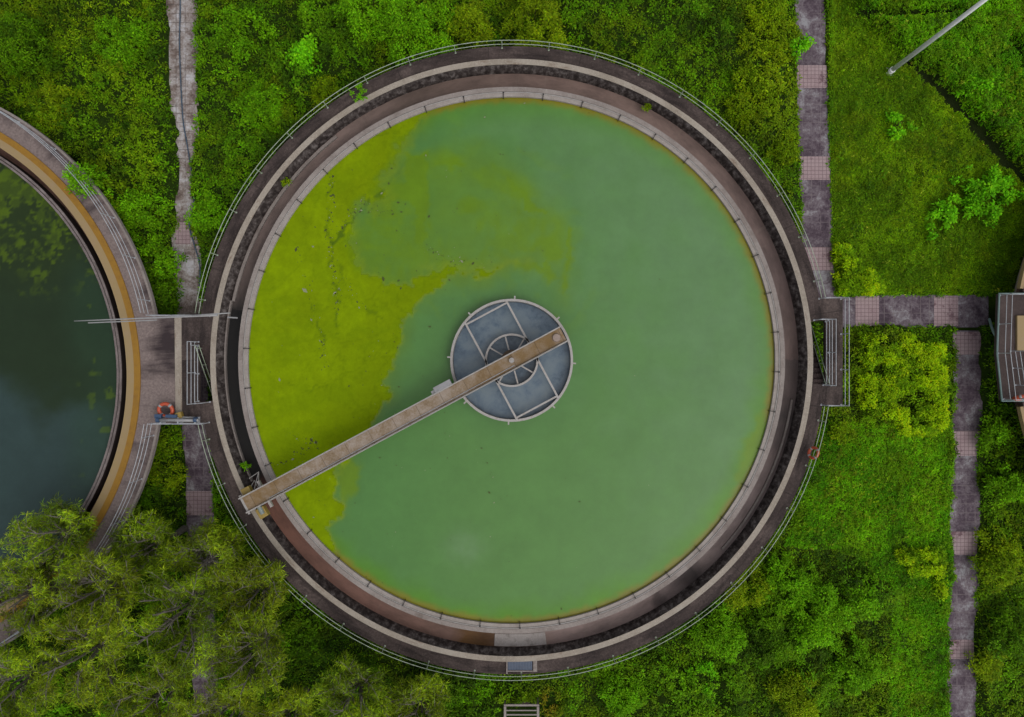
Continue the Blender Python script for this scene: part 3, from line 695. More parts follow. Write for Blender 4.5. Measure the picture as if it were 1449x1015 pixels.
# --- half bridge with end carriage
zb = 2.85
BRO = Vector(W(345, 715, zb)); BRI = Vector(W(797, 473, zb)); mid = (BRO + BRI) / 2; LB = (BRO - BRI).length
B = empty('scraper_bridge', (CM[0], CM[1], 2.0), 'long weathered tan walkway bridge running from the tank rim to the centre ring', 'bridge')
wB = .66
mb = MB(); mb.box(mid, (LB, wB, .08), BA); bev(part('bridge_deck', mb, M['bridge'], B), .008)
for s in (-1, 1):
    mb = MB(); mb.box(mid + vb * s * (wB / 2 + .03) + Vector((0, 0, -.06)), (LB + .05, .06, .42), BA); part('side_beam', mb, M['beam'], B)
    mb = MB(); rb = []
    for h in (.5, .95): mb.tube([BRO + vb * s * (wB / 2 + .03) + ub * .9 + Vector((0, 0, h)), BRI + vb * s * (wB / 2 + .03) - ub * .5 + Vector((0, 0, h))], .016)
    for t in np.linspace(.065, .96, 9): q = BRO + (BRI - BRO) * float(t) + vb * s * (wB / 2 + .03); mb.tube([q + Vector((0, 0, .1)), q + Vector((0, 0, .95))], .016)
    part('handrail', mb, M['beam'], B)
mb = MB(); q = cw + Vector((0, 0, 0)); mb.cyl((q.x, q.y), .12, zb + .04, zb + .16, 16); mb.cyl((q.x, q.y), .3, 2.0, zb - .04, 20); part('pivot', mb, M['beam'], B, smooth=False)
q = BRI - ub * .35; mb = MB(); mb.cyl((q.x, q.y), .2, zb + .04, zb + .14, 20, .17); part('round_cover', mb, paint('pinkish_cover', (150, 132, 122), .6), B)
mb = MB(); mb.tube([BRO + ub * 1.2 - vb * (wB / 2 - .07) + Vector((0, 0, .06)), cw + Vector((0, 0, zb + .06)) - vb * (wB / 2 - .07)], .014, 6); part('cable_conduit', mb, M['rail'], B)
# gearbox platform beside the bridge
q = Vector(W(627, 547, zb)); mb = MB(); mb.box(q + Vector((0, 0, .06)), (.85, .32, .3), BA); mb.box(q - ub * .5 + Vector((0, 0, .0)) + vb * -.05, (.2, .22, .2), BA); mb.tube([q + vb * -.1 - ub * .6, q - vb * .2 - ub * 1.2], .03); bev(part('control_box', mb, M['white'], B), .02)
q2 = Vector(W(613, 560, zb)) ; mb = MB(); mb.box(q2 + Vector((0, 0, -.02)), (.4, .1, .1), BA); part('bracket', mb, M['motor'], B)
# carriage wheels on the pale track
for s, (px, py) in ((1, (352, 696)), (-1, (373, 724))):
    q = Vector(W(px, py, 2.4)); ta = math.atan2(q.y - CM[1], q.x - CM[0])
    mb = MB(); mb.box(q + Vector((0, 0, .1)), (.42, .5, .34), ta); bx = bev(part('wheel_housing', mb, M['yellow'], B), .03)
    mb = MB(); n_ = Vector((math.cos(ta), math.sin(ta), 0)); mb.tube([q + Vector((0, 0, -.12)) - n_ * .07, q + Vector((0, 0, -.12)) + n_ * .07], .2, 18); part('wheel', mb, M['dark'], bx)
q = Vector(W(361, 698, 2.7)); mb = MB(); mb.tube([q - ub * .25, q + ub * .28], .13, 14); mb.box(q + ub * .34, (.14, .24, .24), BA); part('motor', mb, M['motor'], B)
q = Vector(W(369, 722, 2.7)); mb = MB(); mb.tube([q - vb * .2, q + vb * .2], .1, 14); part('gearbox', mb, M['motor'], B)
mb = MB(); a = Vector(W(366, 668, 2.1)); b = Vector(W(353, 677, 2.1)); c = Vector(W(366, 692, 2.6)); d_ = Vector(W(352, 694, 2.6)); e_ = Vector(W(360, 680, 2.1))
for u, v in ((a, c), (a, b), (a, Vector(W(360, 692, 2.6))), (e_, d_), (e_, c)): mb.tube([u, v], .02)
mb.tube([b, Vector(W(353, 677, 1.3))], .02); mb.tube([a, Vector(W(366, 668, 1.3))], .02); part('scum_scraper', mb, M['beam'], B)
mb = MB(); mb.box(BRO + ub * .05 + Vector((0, 0, .0)), (.1, wB + .3, .1), BA); mb.box(BRO + ub * 1.0 + Vector((0, 0, -.25)), (.12, 1.35, .16), BA); part('end_beam', mb, M['beam'], B)

# --- left tank
TL = empty('settling_tank', CL[:2] + (0,), 'dark green water tank at the left edge with a cream and ochre painted rim', 'tank')
mb = MB(); mb.ring(CL, rect(RR(383), RR(402), -.2, zt)); part('wall', mb, M['redchannel'], TL)
mb = MB(); mb.ring(CL, rect(RR(383), RR(393.5), zt, zt + .05)); part('track', mb, M['cream'], TL)
mb = MB(); mb.ring(CL, rect(RR(393.5), RR(402.3), zt, zt + .054)); part('painted_line', mb, M['ochre'], TL)
mb = MB(); mb.ring(CL, rect(RR(402.3), RR(432), zt - .22, zt)); part('walkway', mb, M['leftdeck'], TL)
zcl = 1.25
mb = MB(); mb.ring(CL, rect(RR(360, zcl), RR(384, zcl), zcl - .2, zcl)); part('channel_floor', mb, M['redchannel'], TL)
zwl = 1.8
mb = MB(); mb.ring(CL, rect(RR(363.5, zwl), RR(369.5, zwl), .5, zwl - .01)); part('weir_wall', mb, M['weirside'], TL)
mb = MB(); mb.ring(CL, rect(RR(366.8, zwl), RR(370, zwl), zwl - .012, zwl + .03)); mb.ring(CL, rect(RR(362.6, zwl), RR(365.6, zwl), zwl - .14, zwl + .02)); part('coping', mb, M['weirdark'], TL)
RBL = RR(428.5)
for a0, a1 in ((12, 351.5),):
    rails(TL, ringpts(CL, RBL, zt, a0, a1), hs=(.4, .75, 1.05), mat=M['rail'], posts=arcposts(CL, RBL, a0, a1))
mb = MB(); mb.ring(CL, rect(RR(429.8), RR(433), zt - .2, zt + .03), 11, 351.5); part('edge_kerb', mb, M['coping'], TL)
mb = MB(); mb.prism(PXY([(252.2, 447)] + arc_px(-203, 534, 431.5, 447, 600, 1, 12) + [(252.2, 600)]), zt - .22, z3); part('joining_platform', mb, M['leftdeck'], TL)
P = [W(*q, zt) for q in ((252, 447.5), (219, 447.5))]; rails(TL, P, posts=subdiv_posts(P, 1.2))
P = [W(*q, zt) for q in ((252, 598), (223, 598))]; rails(TL, P, posts=subdiv_posts(P, 1.2))
def left_cols(px, py):
    base = L3(32, 48, 26)[None, None] * np.ones(px.shape + (3,)); mid = fbm(px, py, 60, 200, 4) - .5; fine = fbm(px, py, 11, 210, 4)
    g2 = sstep(430, 330, py + mid * 60)[..., None]; base = base * (1 - g2 * .7) + L3(36, 52, 14) * g2 * .7
    lo = sstep(510, 600, py + mid * 160 - (px - 60) * .55)[..., None]; base = base * (1 - lo) + L3(48, 67, 65) * lo  # sky reflection painted as blue grey over the lower water
    ed = sstep(60, 170, px + mid * 60)[..., None] * (1 - g2) * .5; base = base * (1 - ed) + L3(40, 66, 46) * ed
    up = sstep(400, 250, py) * .5 + sstep(330, 364, np.hypot(px + 203, py - 534)) * .12 * sstep(420, 340, py)
    sc_ = sstep(.62 - up * .26, .66 - up * .26, fine * .7 + fbm(px, py, 38, 220, 3) * .3 + (up > .02) * .0 - (py > 330) * 0)
    sc_ = sc_ * sstep(400, 350, py + mid * 50)
    f2 = fbm(px, py, 5, 215, 3); f3 = fbm(px, py, 26, 216, 3); sc_ = np.maximum(sc_, sstep(.6 - up * .2, .66 - up * .2, f2 * .5 + f3 * .5) * sstep(440, 360, py + mid * 60) * .85)
    stray = sstep(.72, .76, fbm(px, py, 16, 230, 3)) * sstep(90, 150, px)
    s = np.clip(sc_ * .8 * (.45 + .55 * sstep(.45, .62, fbm(px, py, 7, 260, 3))) + stray * .5, 0, 1)[..., None]; return np.clip(base * (1 - s) + L3(80, 104, 6) * s, .002, .9), s
zl = 1.5
X, Y, ok, col, mask = water_disc('water', CL, RR(363.5, zl), zl, left_cols, .1)
Vw = np.stack([X, Y, np.full(X.shape, zl)], -1).reshape(-1, 3)
M['darkwater'] = watermat('dark_pond_water', .2, .3, 1.2)
tag(np_mesh('water', Vw, grid_faces(ok), col.reshape(-1, 3), M['darkwater'], None, (CL[0], CL[1], zl)), kind='structure')

# --- right tank (only its stair platform shows)
TR = empty('settling_tank', CRT[:2] + (0,), 'pale rimmed tank at the right edge, only its railed stair platform in view', 'tank')
mb = MB(); mb.ring(CRT, [(RR(398), -.2), (RR(406), -.2), (RR(406), zt - .4), (RR(426), zt - .22), (RR(426), zt + .06), (RR(418), zt + .06), (RR(418), zt - .4), (RR(398), zt - .5)]); part('wall', mb, M['track'], TR)
mb = MB(); mb.ring(CRT, rect(RR(426), RR(436), zt - .22, zt), 190, 529.5); part('walkway', mb, M['platform'], TR)
mb = MB(); mb.ring(CRT, rect(RR(384, zc), RR(417.9), zc - .3, zc)); part('channel_floor', mb, M['redchannel'], TR)
mb = MB(); mb.ring(CRT, rect(RR(373, zw), RR(387, zw), 0, zw)); part('weir_wall', mb, M['weirdark'], TR)
mb = MB(); mb.ring(CRT, rect(RR(436.2), RR(441), zt - .22, zt + .02), 191, 529); part('edge_kerb', mb, M['cream'], TR)
mb = MB(); mb.prism(PXY([(1414, 416), (1470, 416), (1470, 567), (1418, 567), (1411, 500)]), zt - .22, z3); part('stair_platform', mb, M['platform'], TR)
mb = MB(); e = [W(*q, zt) for q in ((1470, 415.5), (1413.5, 415.5), (1410.5, 500), (1417.5, 567.5), (1470, 567.5))]
mb.tube([(p[0], p[1], zt + .02) for p in e], .045, 8); part('edge_strip', mb, M['teal'], TR)
mb = MB(); mb.prism(PXY([(1437, 447), (1470, 447), (1470, 496), (1437, 496)]), z3, zt + .12); part('hatch_cover', mb, M['cream'], TR)
P = [W(*q, zt) for q in ((1475, 418), (1415, 418), (1412.5, 500), (1420, 565), (1475, 565))]; rails(TR, P, hs=(.45, .8), posts=subdiv_posts(P, 1.6))
P = [W(*q, zt) for q in ((1430, 497), (1437, 545), (1475, 545))]; rails(TR, P, hs=(.3, .6, .9), posts=subdiv_posts(P, .9))
mb = MB(); mb.tube([W(1410, 478, 1.7), W(1406, 470, 1.5), W(1403, 462, 1.2), W(1400, 452, .6), W(1400, 452, 0)], .06, 8); part('drain_pipe', mb, M['teal'], TR)
tag(np_mesh('water', np.array([[CRT[0] + RR(374) * math.cos(a), CRT[1] + RR(374) * math.sin(a), 1.5] for a in np.linspace(0, 2 * PI, 121)[:-1]]), np.array([[i, i + 1, 119 - i - 1, 119 - i] for i in range(0, 59)]), None, M['darkwater']), kind='structure')

# ---------------------------------------------------------------- small things
def ringthing(px, py, z, r, rt, label, tilt=0, rz=0):
    root = empty('lifebuoy', W(px, py, z), label, 'lifebuoy', 'orange lifebuoys by the railings'); mb = MB(); n = 40
    pts = [(r * math.cos(2 * PI * i / n), r * math.sin(2 * PI * i / n) * math.cos(tilt), r * math.sin(2 * PI * i / n) * math.sin(tilt)) for i in range(n)]
    pts = [(x * math.cos(rz) - y * math.sin(rz), x * math.sin(rz) + y * math.cos(rz), q) for x, y, q in pts]
    o = W(px, py, z); pts = [(x + o[0], y + o[1], q + o[2]) for x, y, q in pts]
    mb.tube(pts, rt, 12, closed=True); part('float_ring', mb, M['orange'], root, smooth=True)
    for k in range(4):
        i = 5 + k * 10; mb = MB(); seg = [pts[(i + j) % n] for j in (-1, 0, 1)]; mb.tube(seg, rt * 1.06, 12); part('white_band', mb, M['white'], root, smooth=True)
ringthing(234.5, 580.5, zt + .35, .31, .085, 'orange lifebuoy with white bands resting on the platform between the two tanks', math.radians(14))
ringthing(1151, 641, zt + .45, .24, .065, 'faded orange lifebuoy hung on the outer railing at the lower right of the main tank', math.radians(62), math.radians(-107))
ringthing(1446, 563, zt + .5, .3, .08, 'red orange lifebuoy at the railing of the tank on the right edge', math.radians(72), 0)
# long skimming poles lying over the north railing
o = empty('skimming_pole', W(250, 449, zt + 1.1), 'long white pole lying across the platform railing, its tip over the dark water', 'pole')
mb = MB(); a = Vector(W(105, 454.5, 3.15)); b = Vector(W(308, 446, 3.12)); mb.tube([a + (b - a) * i / 8 for i in range(9)], .02, 10, r1=.055); part('shaft', mb, M['white'], o, smooth=True)
mb = MB(); mb.tube([Vector(W(125, 457, 3.1)), Vector(W(222, 453, 3.12))], .028, 8); part('net_handle', mb, M['white'], o)
o = empty('skimming_pole', W(310, 443, zt + 1.1), 'short white pole reaching from the platform railing over the main tank channel', 'pole')
mb = MB(); mb.tube([Vector(W(272, 446.5, 3.2)), Vector(W(326, 443, 3.2))], .03, 8); part('shaft', mb, M['white'], o, smooth=True)
mb = MB(); mb.tube([Vector(W(322, 449, 2.2)), Vector(W(336, 450, 2.2))], .035, 8); part('hook', mb, M['white'], o)
# white service pipe with blue ends at the south railing
o = empty('service_pipe', W(255, 594, zt), 'white pipe run with blue end fittings along the south railing of the platform', 'pipe')
mb = MB(); mb.tube([W(226, 594.5, zt + .5), W(281, 595, zt + .5)], .075, 14); mb.tube([W(224, 590, zt + .35), W(276, 591, zt + .35)], .035, 10); part('pipe_body', mb, M['white'], o, smooth=True)
mb = MB(); mb.tube([W(221.5, 594.5, zt + .5), W(226, 594.5, zt + .5)], .12, 14); mb.box(W(225, 589, zt + .4), (.3, .18, .25)); mb.box(W(243, 589, zt + .45), (.5, .14, .16)); part('blue_fitting', mb, M['blue'], o)
mb = MB(); mb.tube([W(274.5, 594, zt + .5), W(279, 594, zt + .5)], .12, 14); mb.tube([W(276, 594, zt + .5), W(276, 594, zt + .72)], .04, 10); part('blue_fitting', mb, M['blue'], o)
mb = MB(); mb.box(W(254, 588, zt + .3), (.28, .28, .22), .3); part('pump_head', mb, M['yellow'], o)
mb = MB()
for x in (230, 255, 279): mb.box(W(x, 595, zt + .24), (.06, .3, .48))
part('support', mb, M['rail'], o)
# lamp post at the upper right, leaning out of the picture by perspective
lp = W(1259, 102, 0); o = empty('lamp_post', lp, 'tall grey steel lamp post standing in the lawn at the upper right', 'lamp post')
mb = MB(); mb.tube([(lp[0], lp[1], .0), (lp[0], lp[1], 10.5)], .115, 16, r1=.075); part('pole', mb, M['pole'], o, smooth=True)
mb = MB(); mb.box((lp[0], lp[1], .03), (.4, .4, .04)); mb.cyl(lp, .14, .05, .3, 14); part('base_plate', mb, M['pole'], o)
mb = MB(); mb.tube([(lp[0], lp[1], 10.3), (lp[0] + .5, lp[1] + .4, 10.8), (lp[0] + 1.4, lp[1] + 1.1, 10.9)], .04, 8); part('arm', mb, M['pole'], o)
mb = MB(); mb.box((lp[0] + 1.6, lp[1] + 1.25, 10.88), (.7, .28, .12), math.atan2(1.1, 1.4)); bev(part('lamp_head', mb, M['white'], o), .03)
# hose along the left path
pts = [(253, -60), (255, 5), (254, 60), (256, 120), (259, 170), (264, 200), (268, 225), (273, 260), (274, 290), (268, 320), (276, 350), (283, 380), (280, 430)]
def smooth_pts(pts, z, k=6):
    out = []
    for i in range(len(pts) - 1):
        p0 = pts[max(i - 1, 0)]; p1 = pts[i]; p2 = pts[i + 1]; p3 = pts[min(i + 2, len(pts) - 1)]
        for j in range(k):
            t = j / k; q = [.5 * (2 * p1[c] + (p2[c] - p0[c]) * t + (2 * p0[c] - 5 * p1[c] + 4 * p2[c] - p3[c]) * t * t + (-p0[c] + 3 * p1[c] - 3 * p2[c] + p3[c]) * t ** 3) for c in (0, 1)]
            out.append(W(q[0], q[1], z))
    return out
mb = MB(); mb.tube(smooth_pts(pts, .09), .032, 8); tag(part('hose', mb, paint('blue_grey_hose', (58, 78, 98), .5), None, W(259, 150, 0), smooth=True), 'thin blue grey hose lying along the cracked path at the upper left', 'hose')
# steps with slatted white frame at the very bottom
o = empty('access_steps', W(738, 1020, 0), 'concrete landing with a white slatted rail frame below the tank at the bottom edge', 'steps')
def PZ(pts, z): return [W(x, y, z)[:2] for x, y in pts]
zs = .9
mb = MB(); mb.prism(PZ([(714, 993), (761, 993), (761, 1080), (714, 1080)], .3), 0, .3); mb.prism(PZ([(716, 989), (760, 989), (760, 993), (716, 993)], .2), 0, .2); part('landing', mb, M['platform'], o)
mb = MB()
for q in ((713, 997, 763, 999.6), (713, 1000, 716.3, 1080), (759.7, 1000, 763, 1080), (716.6, 1005, 759.5, 1006.4), (716.6, 1011, 759.5, 1012.6), (716.6, 1018, 759.5, 1020), (716.6, 1026, 759.5, 1028)):
    mb.prism(PZ([(q[0], q[1]), (q[2], q[1]), (q[2], q[3]), (q[0], q[3])], zs), zs - .06, zs)
for x, y in ((714.5, 998.5), (761.5, 998.5), (714.5, 1070), (761.5, 1070)): p = W(x, y, zs); mb.box((p[0], p[1], zs / 2), (.07, .07, zs - .13))
part('rail_frame', mb, M['coping'], o)

# ---------------------------------------------------------------- vegetation
def scatter(n, x0, x1, y0, y1): return RNG.uniform(x0, x1, n), RNG.uniform(y0, y1, n)
def ground_ok(px, py):
    k = path_mask(px, py) < 0
    k &= np.hypot(px - 724, py - 510) > 424; k &= np.hypot(px + 148.3, py - 532.4) > 383; k &= np.hypot(px - 1808, py - 493) > 388
    k &= ~((px > 300) & (px < 420) & (np.hypot(px - 724, py - 510) < 430))
    k &= ~((px > 712) & (px < 765) & (py > 990))
    return k
CHUNK = []
def add_ground():
    # pass 1: scrub clumps
    n = 62000; px, py = scatter(n, -110, 1560, -95, 1110)
    f, l2, ab = zones(px, py); h = height(px, py)
    keep = ground_ok(px, py) & (RNG.random(n) > np.maximum(f, l2 * .65) * .85)
    gap = fbm(px, py, 26, 33, 3); keep &= (RNG.random(n) < .3 + .7 * sstep(.3, .45, gap))
    keep &= (seg_d(px, py, GROOVE) + (fbm(px, py, 16, 77, 3) - .5) * 14 > 8) & (seg_d(px, py, GROOVE2) > 7) & (seg_d(px, py, GROOVE3) > 6)
    px, py, f, l2, ab, h = [a[keep] for a in (px, py, f, l2, ab, h)]; N = len(px)
    C = np.stack([(px - 724.5) * k0, (507.5 - py) * k0, h * RNG.uniform(.6, 1.08, N) + .03], 1)
    t = fbm(px, py, 45, 41, 4); t2 = fbm(px, py, 18, 44, 3); t3 = fbm(px, py, 80, 47, 3)
    a = sstep(.35, .62, t)[:, None]; b = sstep(.5, .68, t2)[:, None]; c = sstep(.52, .66, t3)[:, None] * .6
    col = C_D * (1 - a) + C_G * a; col = col * (1 - b * .55) + C_B * b * .55; col = col * (1 - c) + C_O * c
    ys = sstep(.0, 1, 1 - np.hypot((px - 1085) / 60, (py - 90) / 140))[:, None]; col = col * (1 - ys * .8) + C_Y * ys * .8
    lf = ((px < 235) & (py < 300))[:, None] * sstep(.45, .6, t2)[:, None] * .5; col = col * (1 - lf) + LC(58, 80, 3) * lf
    dr = (np.exp(-(((px - 777) / 14) ** 2 + ((py - 992) / 22) ** 2)))[:, None]; col = col * (1 - dr * .8) + LC(74, 64, 26) * dr * .8
    brt = sstep(.62, .72, fbm(px, py, 14, 61, 2))[:, None] * .2; col = col * (1 - brt) + LC(70, 60, 24) * brt * .5 + C_G * brt * .5
    col = col * RNG.uniform(.7, 1.25, (N, 1))
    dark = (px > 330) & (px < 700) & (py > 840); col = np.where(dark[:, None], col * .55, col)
    sz = RNG.uniform(.8, 1.3, N)
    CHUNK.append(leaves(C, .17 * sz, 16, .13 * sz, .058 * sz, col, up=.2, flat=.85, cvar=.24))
    # pass 2: lawn blades
    n = 75000; px = np.concatenate([RNG.uniform(1172, 1560, 52000), RNG.uniform(1100, 1350, 23000)]); py = np.concatenate([RNG.uniform(-95, 420, 52000), RNG.uniform(590, 1110, 23000)])
    f, l2, ab = zones(px, py); keep = ground_ok(px, py) & ((f > .4) | (l2 > .4) | (ab > .5)) & (seg_d(px, py, GROOVE) + (fbm(px, py, 16, 77, 3) - .5) * 12 > 5) & (seg_d(px, py, GROOVE3) > 4)
    px, py, f, l2, ab = [a[keep] for a in (px, py, f, l2, ab)]; N = len(px); h = height(px, py)
    C = np.stack([(px - 724.5) * k0, (507.5 - py) * k0, h * RNG.uniform(.5, 1, N) + .02], 1)
    t = fbm(px, py, 50, 141, 4); a = sstep(.4, .6, t)[:, None]; fl_ = f[:, None]
    col = (LC(41, 68, 3) * (1 - a) + LC(54, 84, 3) * a) * fl_ + (LC(36, 76, 2) * (1 - a) + LC(50, 92, 3) * a) * (1 - fl_)
    yb = sstep(.55, .7, fbm(px, py, 24, 151, 3))[:, None] * .3; col = col * (1 - yb) + LC(62, 80, 5) * yb
    pale = (RNG.random(N) < .01)[:, None]; col = np.where(pale, LC(84, 112, 40), col * RNG.uniform(.75, 1.25, (N, 1)))
    CHUNK.append(leaves(C, .07, 9, .1, .038, col, up=.2, flat=.8))
    # thin dark grass tufts everywhere low
    n = 100000; px, py = scatter(n, -110, 1560, -95, 1110); keep = ground_ok(px, py) & (seg_d(px, py, GROOVE) > 7) & (seg_d(px, py, GROOVE2) > 5); px, py = px[keep], py[keep]; h = height(px, py) * .6; N = len(px)
    C = np.stack([(px - 724.5) * k0, (507.5 - py) * k0, h], 1); tq = sstep(.35, .6, fbm(px, py, 30, 171, 3))[:, None]; CHUNK.append(leaves(C, .11, 7, .15, .045, (LC(32, 60, 3) * (1 - tq) + LC(48, 74, 3) * tq) * RNG.uniform(.6, 1.3, (N, 1)), up=.4, flat=.75))
add_ground()
tag(build_leaves('ground_cover', CHUNK), 'mixed green weeds and grass covering the ground around the tanks', 'ground cover', kind='stuff')

def shrub_root(name, px, py, h, label, cat='shrub', group=None):
    x, y, _ = W(px, py, h * .7); return empty(name, (x, y, 0), label, cat, group), x, y
def stems(root, x, y, r, h, n=7, rr=.025):
    mb = MB()
    for i in range(n):
        a = 2 * PI * i / n + random.random(); q = r * random.uniform(.35, .7)
        mb.tube([(x, y, 0), (x + q * .4 * math.cos(a), y + q * .4 * math.sin(a), h * .45), (x + q * math.cos(a), y + q * math.sin(a), h * .8)], rr, 5, r1=rr * .4)
    part('stem', mb, M['stem'], root)
def shrub(px, py, rp, h, kind, label, name='shrub', ex=1.0, group=None):
    root, x, y = shrub_root(name, px, py, h, label, group=group); r = rp * (CAMZ - h * .7) / FPX
    stems(root, x, y, r, h)
    cfg = dict(green=(C_G * 1.05, C_B, .17, .13, .06, 14), dark=(C_D, C_G, .17, .13, .055, 14), yellow=(C_Y, LC(50, 74, 1), .13, .11, .06, 13), bright=(LC(42, 88, 5), LC(56, 106, 9), .16, .17, .085, 12), olive=(C_O, LC(60, 82, 4), .17, .14, .05, 14))[kind]
    N = int(60 * r * r * PI * .5 * 1.6); N = max(N, 14)
    a = RNG.uniform(0, 2 * PI, N); q = np.sqrt(RNG.uniform(0, 1, N)); ka_ = 2.2 if kind == 'bright' else 1.35; lob = 1 + ka_ * (.14 * np.sin(a * 3 + px) + .11 * np.sin(a * 5 + py) + .08 * np.sin(a * 9 + px + py))
    rr = q * r * lob * .96; X_ = x + rr * np.cos(a) * ex; Y_ = y + rr * np.sin(a)
    bump = fbm(X_, Y_, .6, 300 + int(px) % 90, 3); Z_ = h * np.sqrt(np.clip(1 - (q * .92) ** 2.2, 0, 1)) * (.62 + .75 * (bump - .1)) * RNG.uniform(.82, 1.05, N) + .05
    t = RNG.random((N, 1)) * .5 + .7 * sstep(.4, .65, bump)[:, None]; t = np.clip(t, 0, 1); col = (cfg[0] * (1 - t) + cfg[1] * t) * RNG.uniform(.75, 1.2, (N, 1))
    keep = bump > (.4 if kind == 'bright' else .33); C = np.stack([X_, Y_, Z_], 1)[keep]; col = col[keep]
    P_ = [leaves(C, cfg[2] * (1.1 if r < .8 else 1.25), cfg[5], cfg[3], cfg[4], col, up=.5, flat=.7)]
    # lower, darker hidden layer closes the inside
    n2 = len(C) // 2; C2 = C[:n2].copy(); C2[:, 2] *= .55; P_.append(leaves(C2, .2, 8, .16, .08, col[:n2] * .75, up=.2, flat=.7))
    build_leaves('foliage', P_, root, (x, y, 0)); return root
def hedge(poly, h, label, name='hedge', kind='yellow', gaps=.36):
    cx = sum(p[0] for p in poly) / len(poly); cy = sum(p[1] for p in poly) / len(poly); x, y, _ = W(cx, cy, h * .8); root = empty(name, (x, y, 0), label, 'hedge' if name == 'hedge' else 'shrub')
    xs = [p[0] for p in poly]; ys = [p[1] for p in poly]; s = (CAMZ - h * .8) / FPX; area = (max(xs) - min(xs)) * (max(ys) - min(ys)) * s * s
    N = int(area * 75); px, py = RNG.uniform(min(xs) - 3, max(xs) + 3, N), RNG.uniform(min(ys) - 3, max(ys) + 3, N)
    sd = sdist(px, py, poly) + (fbm(px, py, 14, 401, 3) - .5) * 12; nz = fbm(px, py, 15, 410, 3); keep = (sd > 0) & (nz > gaps); px, py, sd, nz = px[keep], py[keep], sd[keep], nz[keep]; N = len(px)
    Z_ = h * (.55 + .45 * sstep(0, 10, sd)) * (.6 + .8 * (nz - .1)) * RNG.uniform(.85, 1.05, N)
    C = np.stack([(px - 724.5) * s, (507.5 - py) * s, Z_], 1); t = sstep(.4, .6, nz)[:, None]
    a, b = (LC(52, 82, 1), LC(76, 106, 1)) if kind == 'yellow' else (C_G, C_B)
    col = (a * (1 - t) + b * t) * RNG.uniform(.75, 1.2, (N, 1))
    P_ = [leaves(C, .15, 15, .11, .055, col, up=.5, flat=.72)]
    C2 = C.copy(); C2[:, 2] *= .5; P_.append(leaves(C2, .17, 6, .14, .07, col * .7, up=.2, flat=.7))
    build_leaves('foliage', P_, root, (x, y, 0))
    mb = MB()
    for i in range(0, N, max(1, N // 26)): mb.tube([(C[i, 0], C[i, 1], 0), (C[i, 0] + .03, C[i, 1], C[i, 2] * .85)], .018, 5)
    part('stem', mb, M['stem'], root); return root

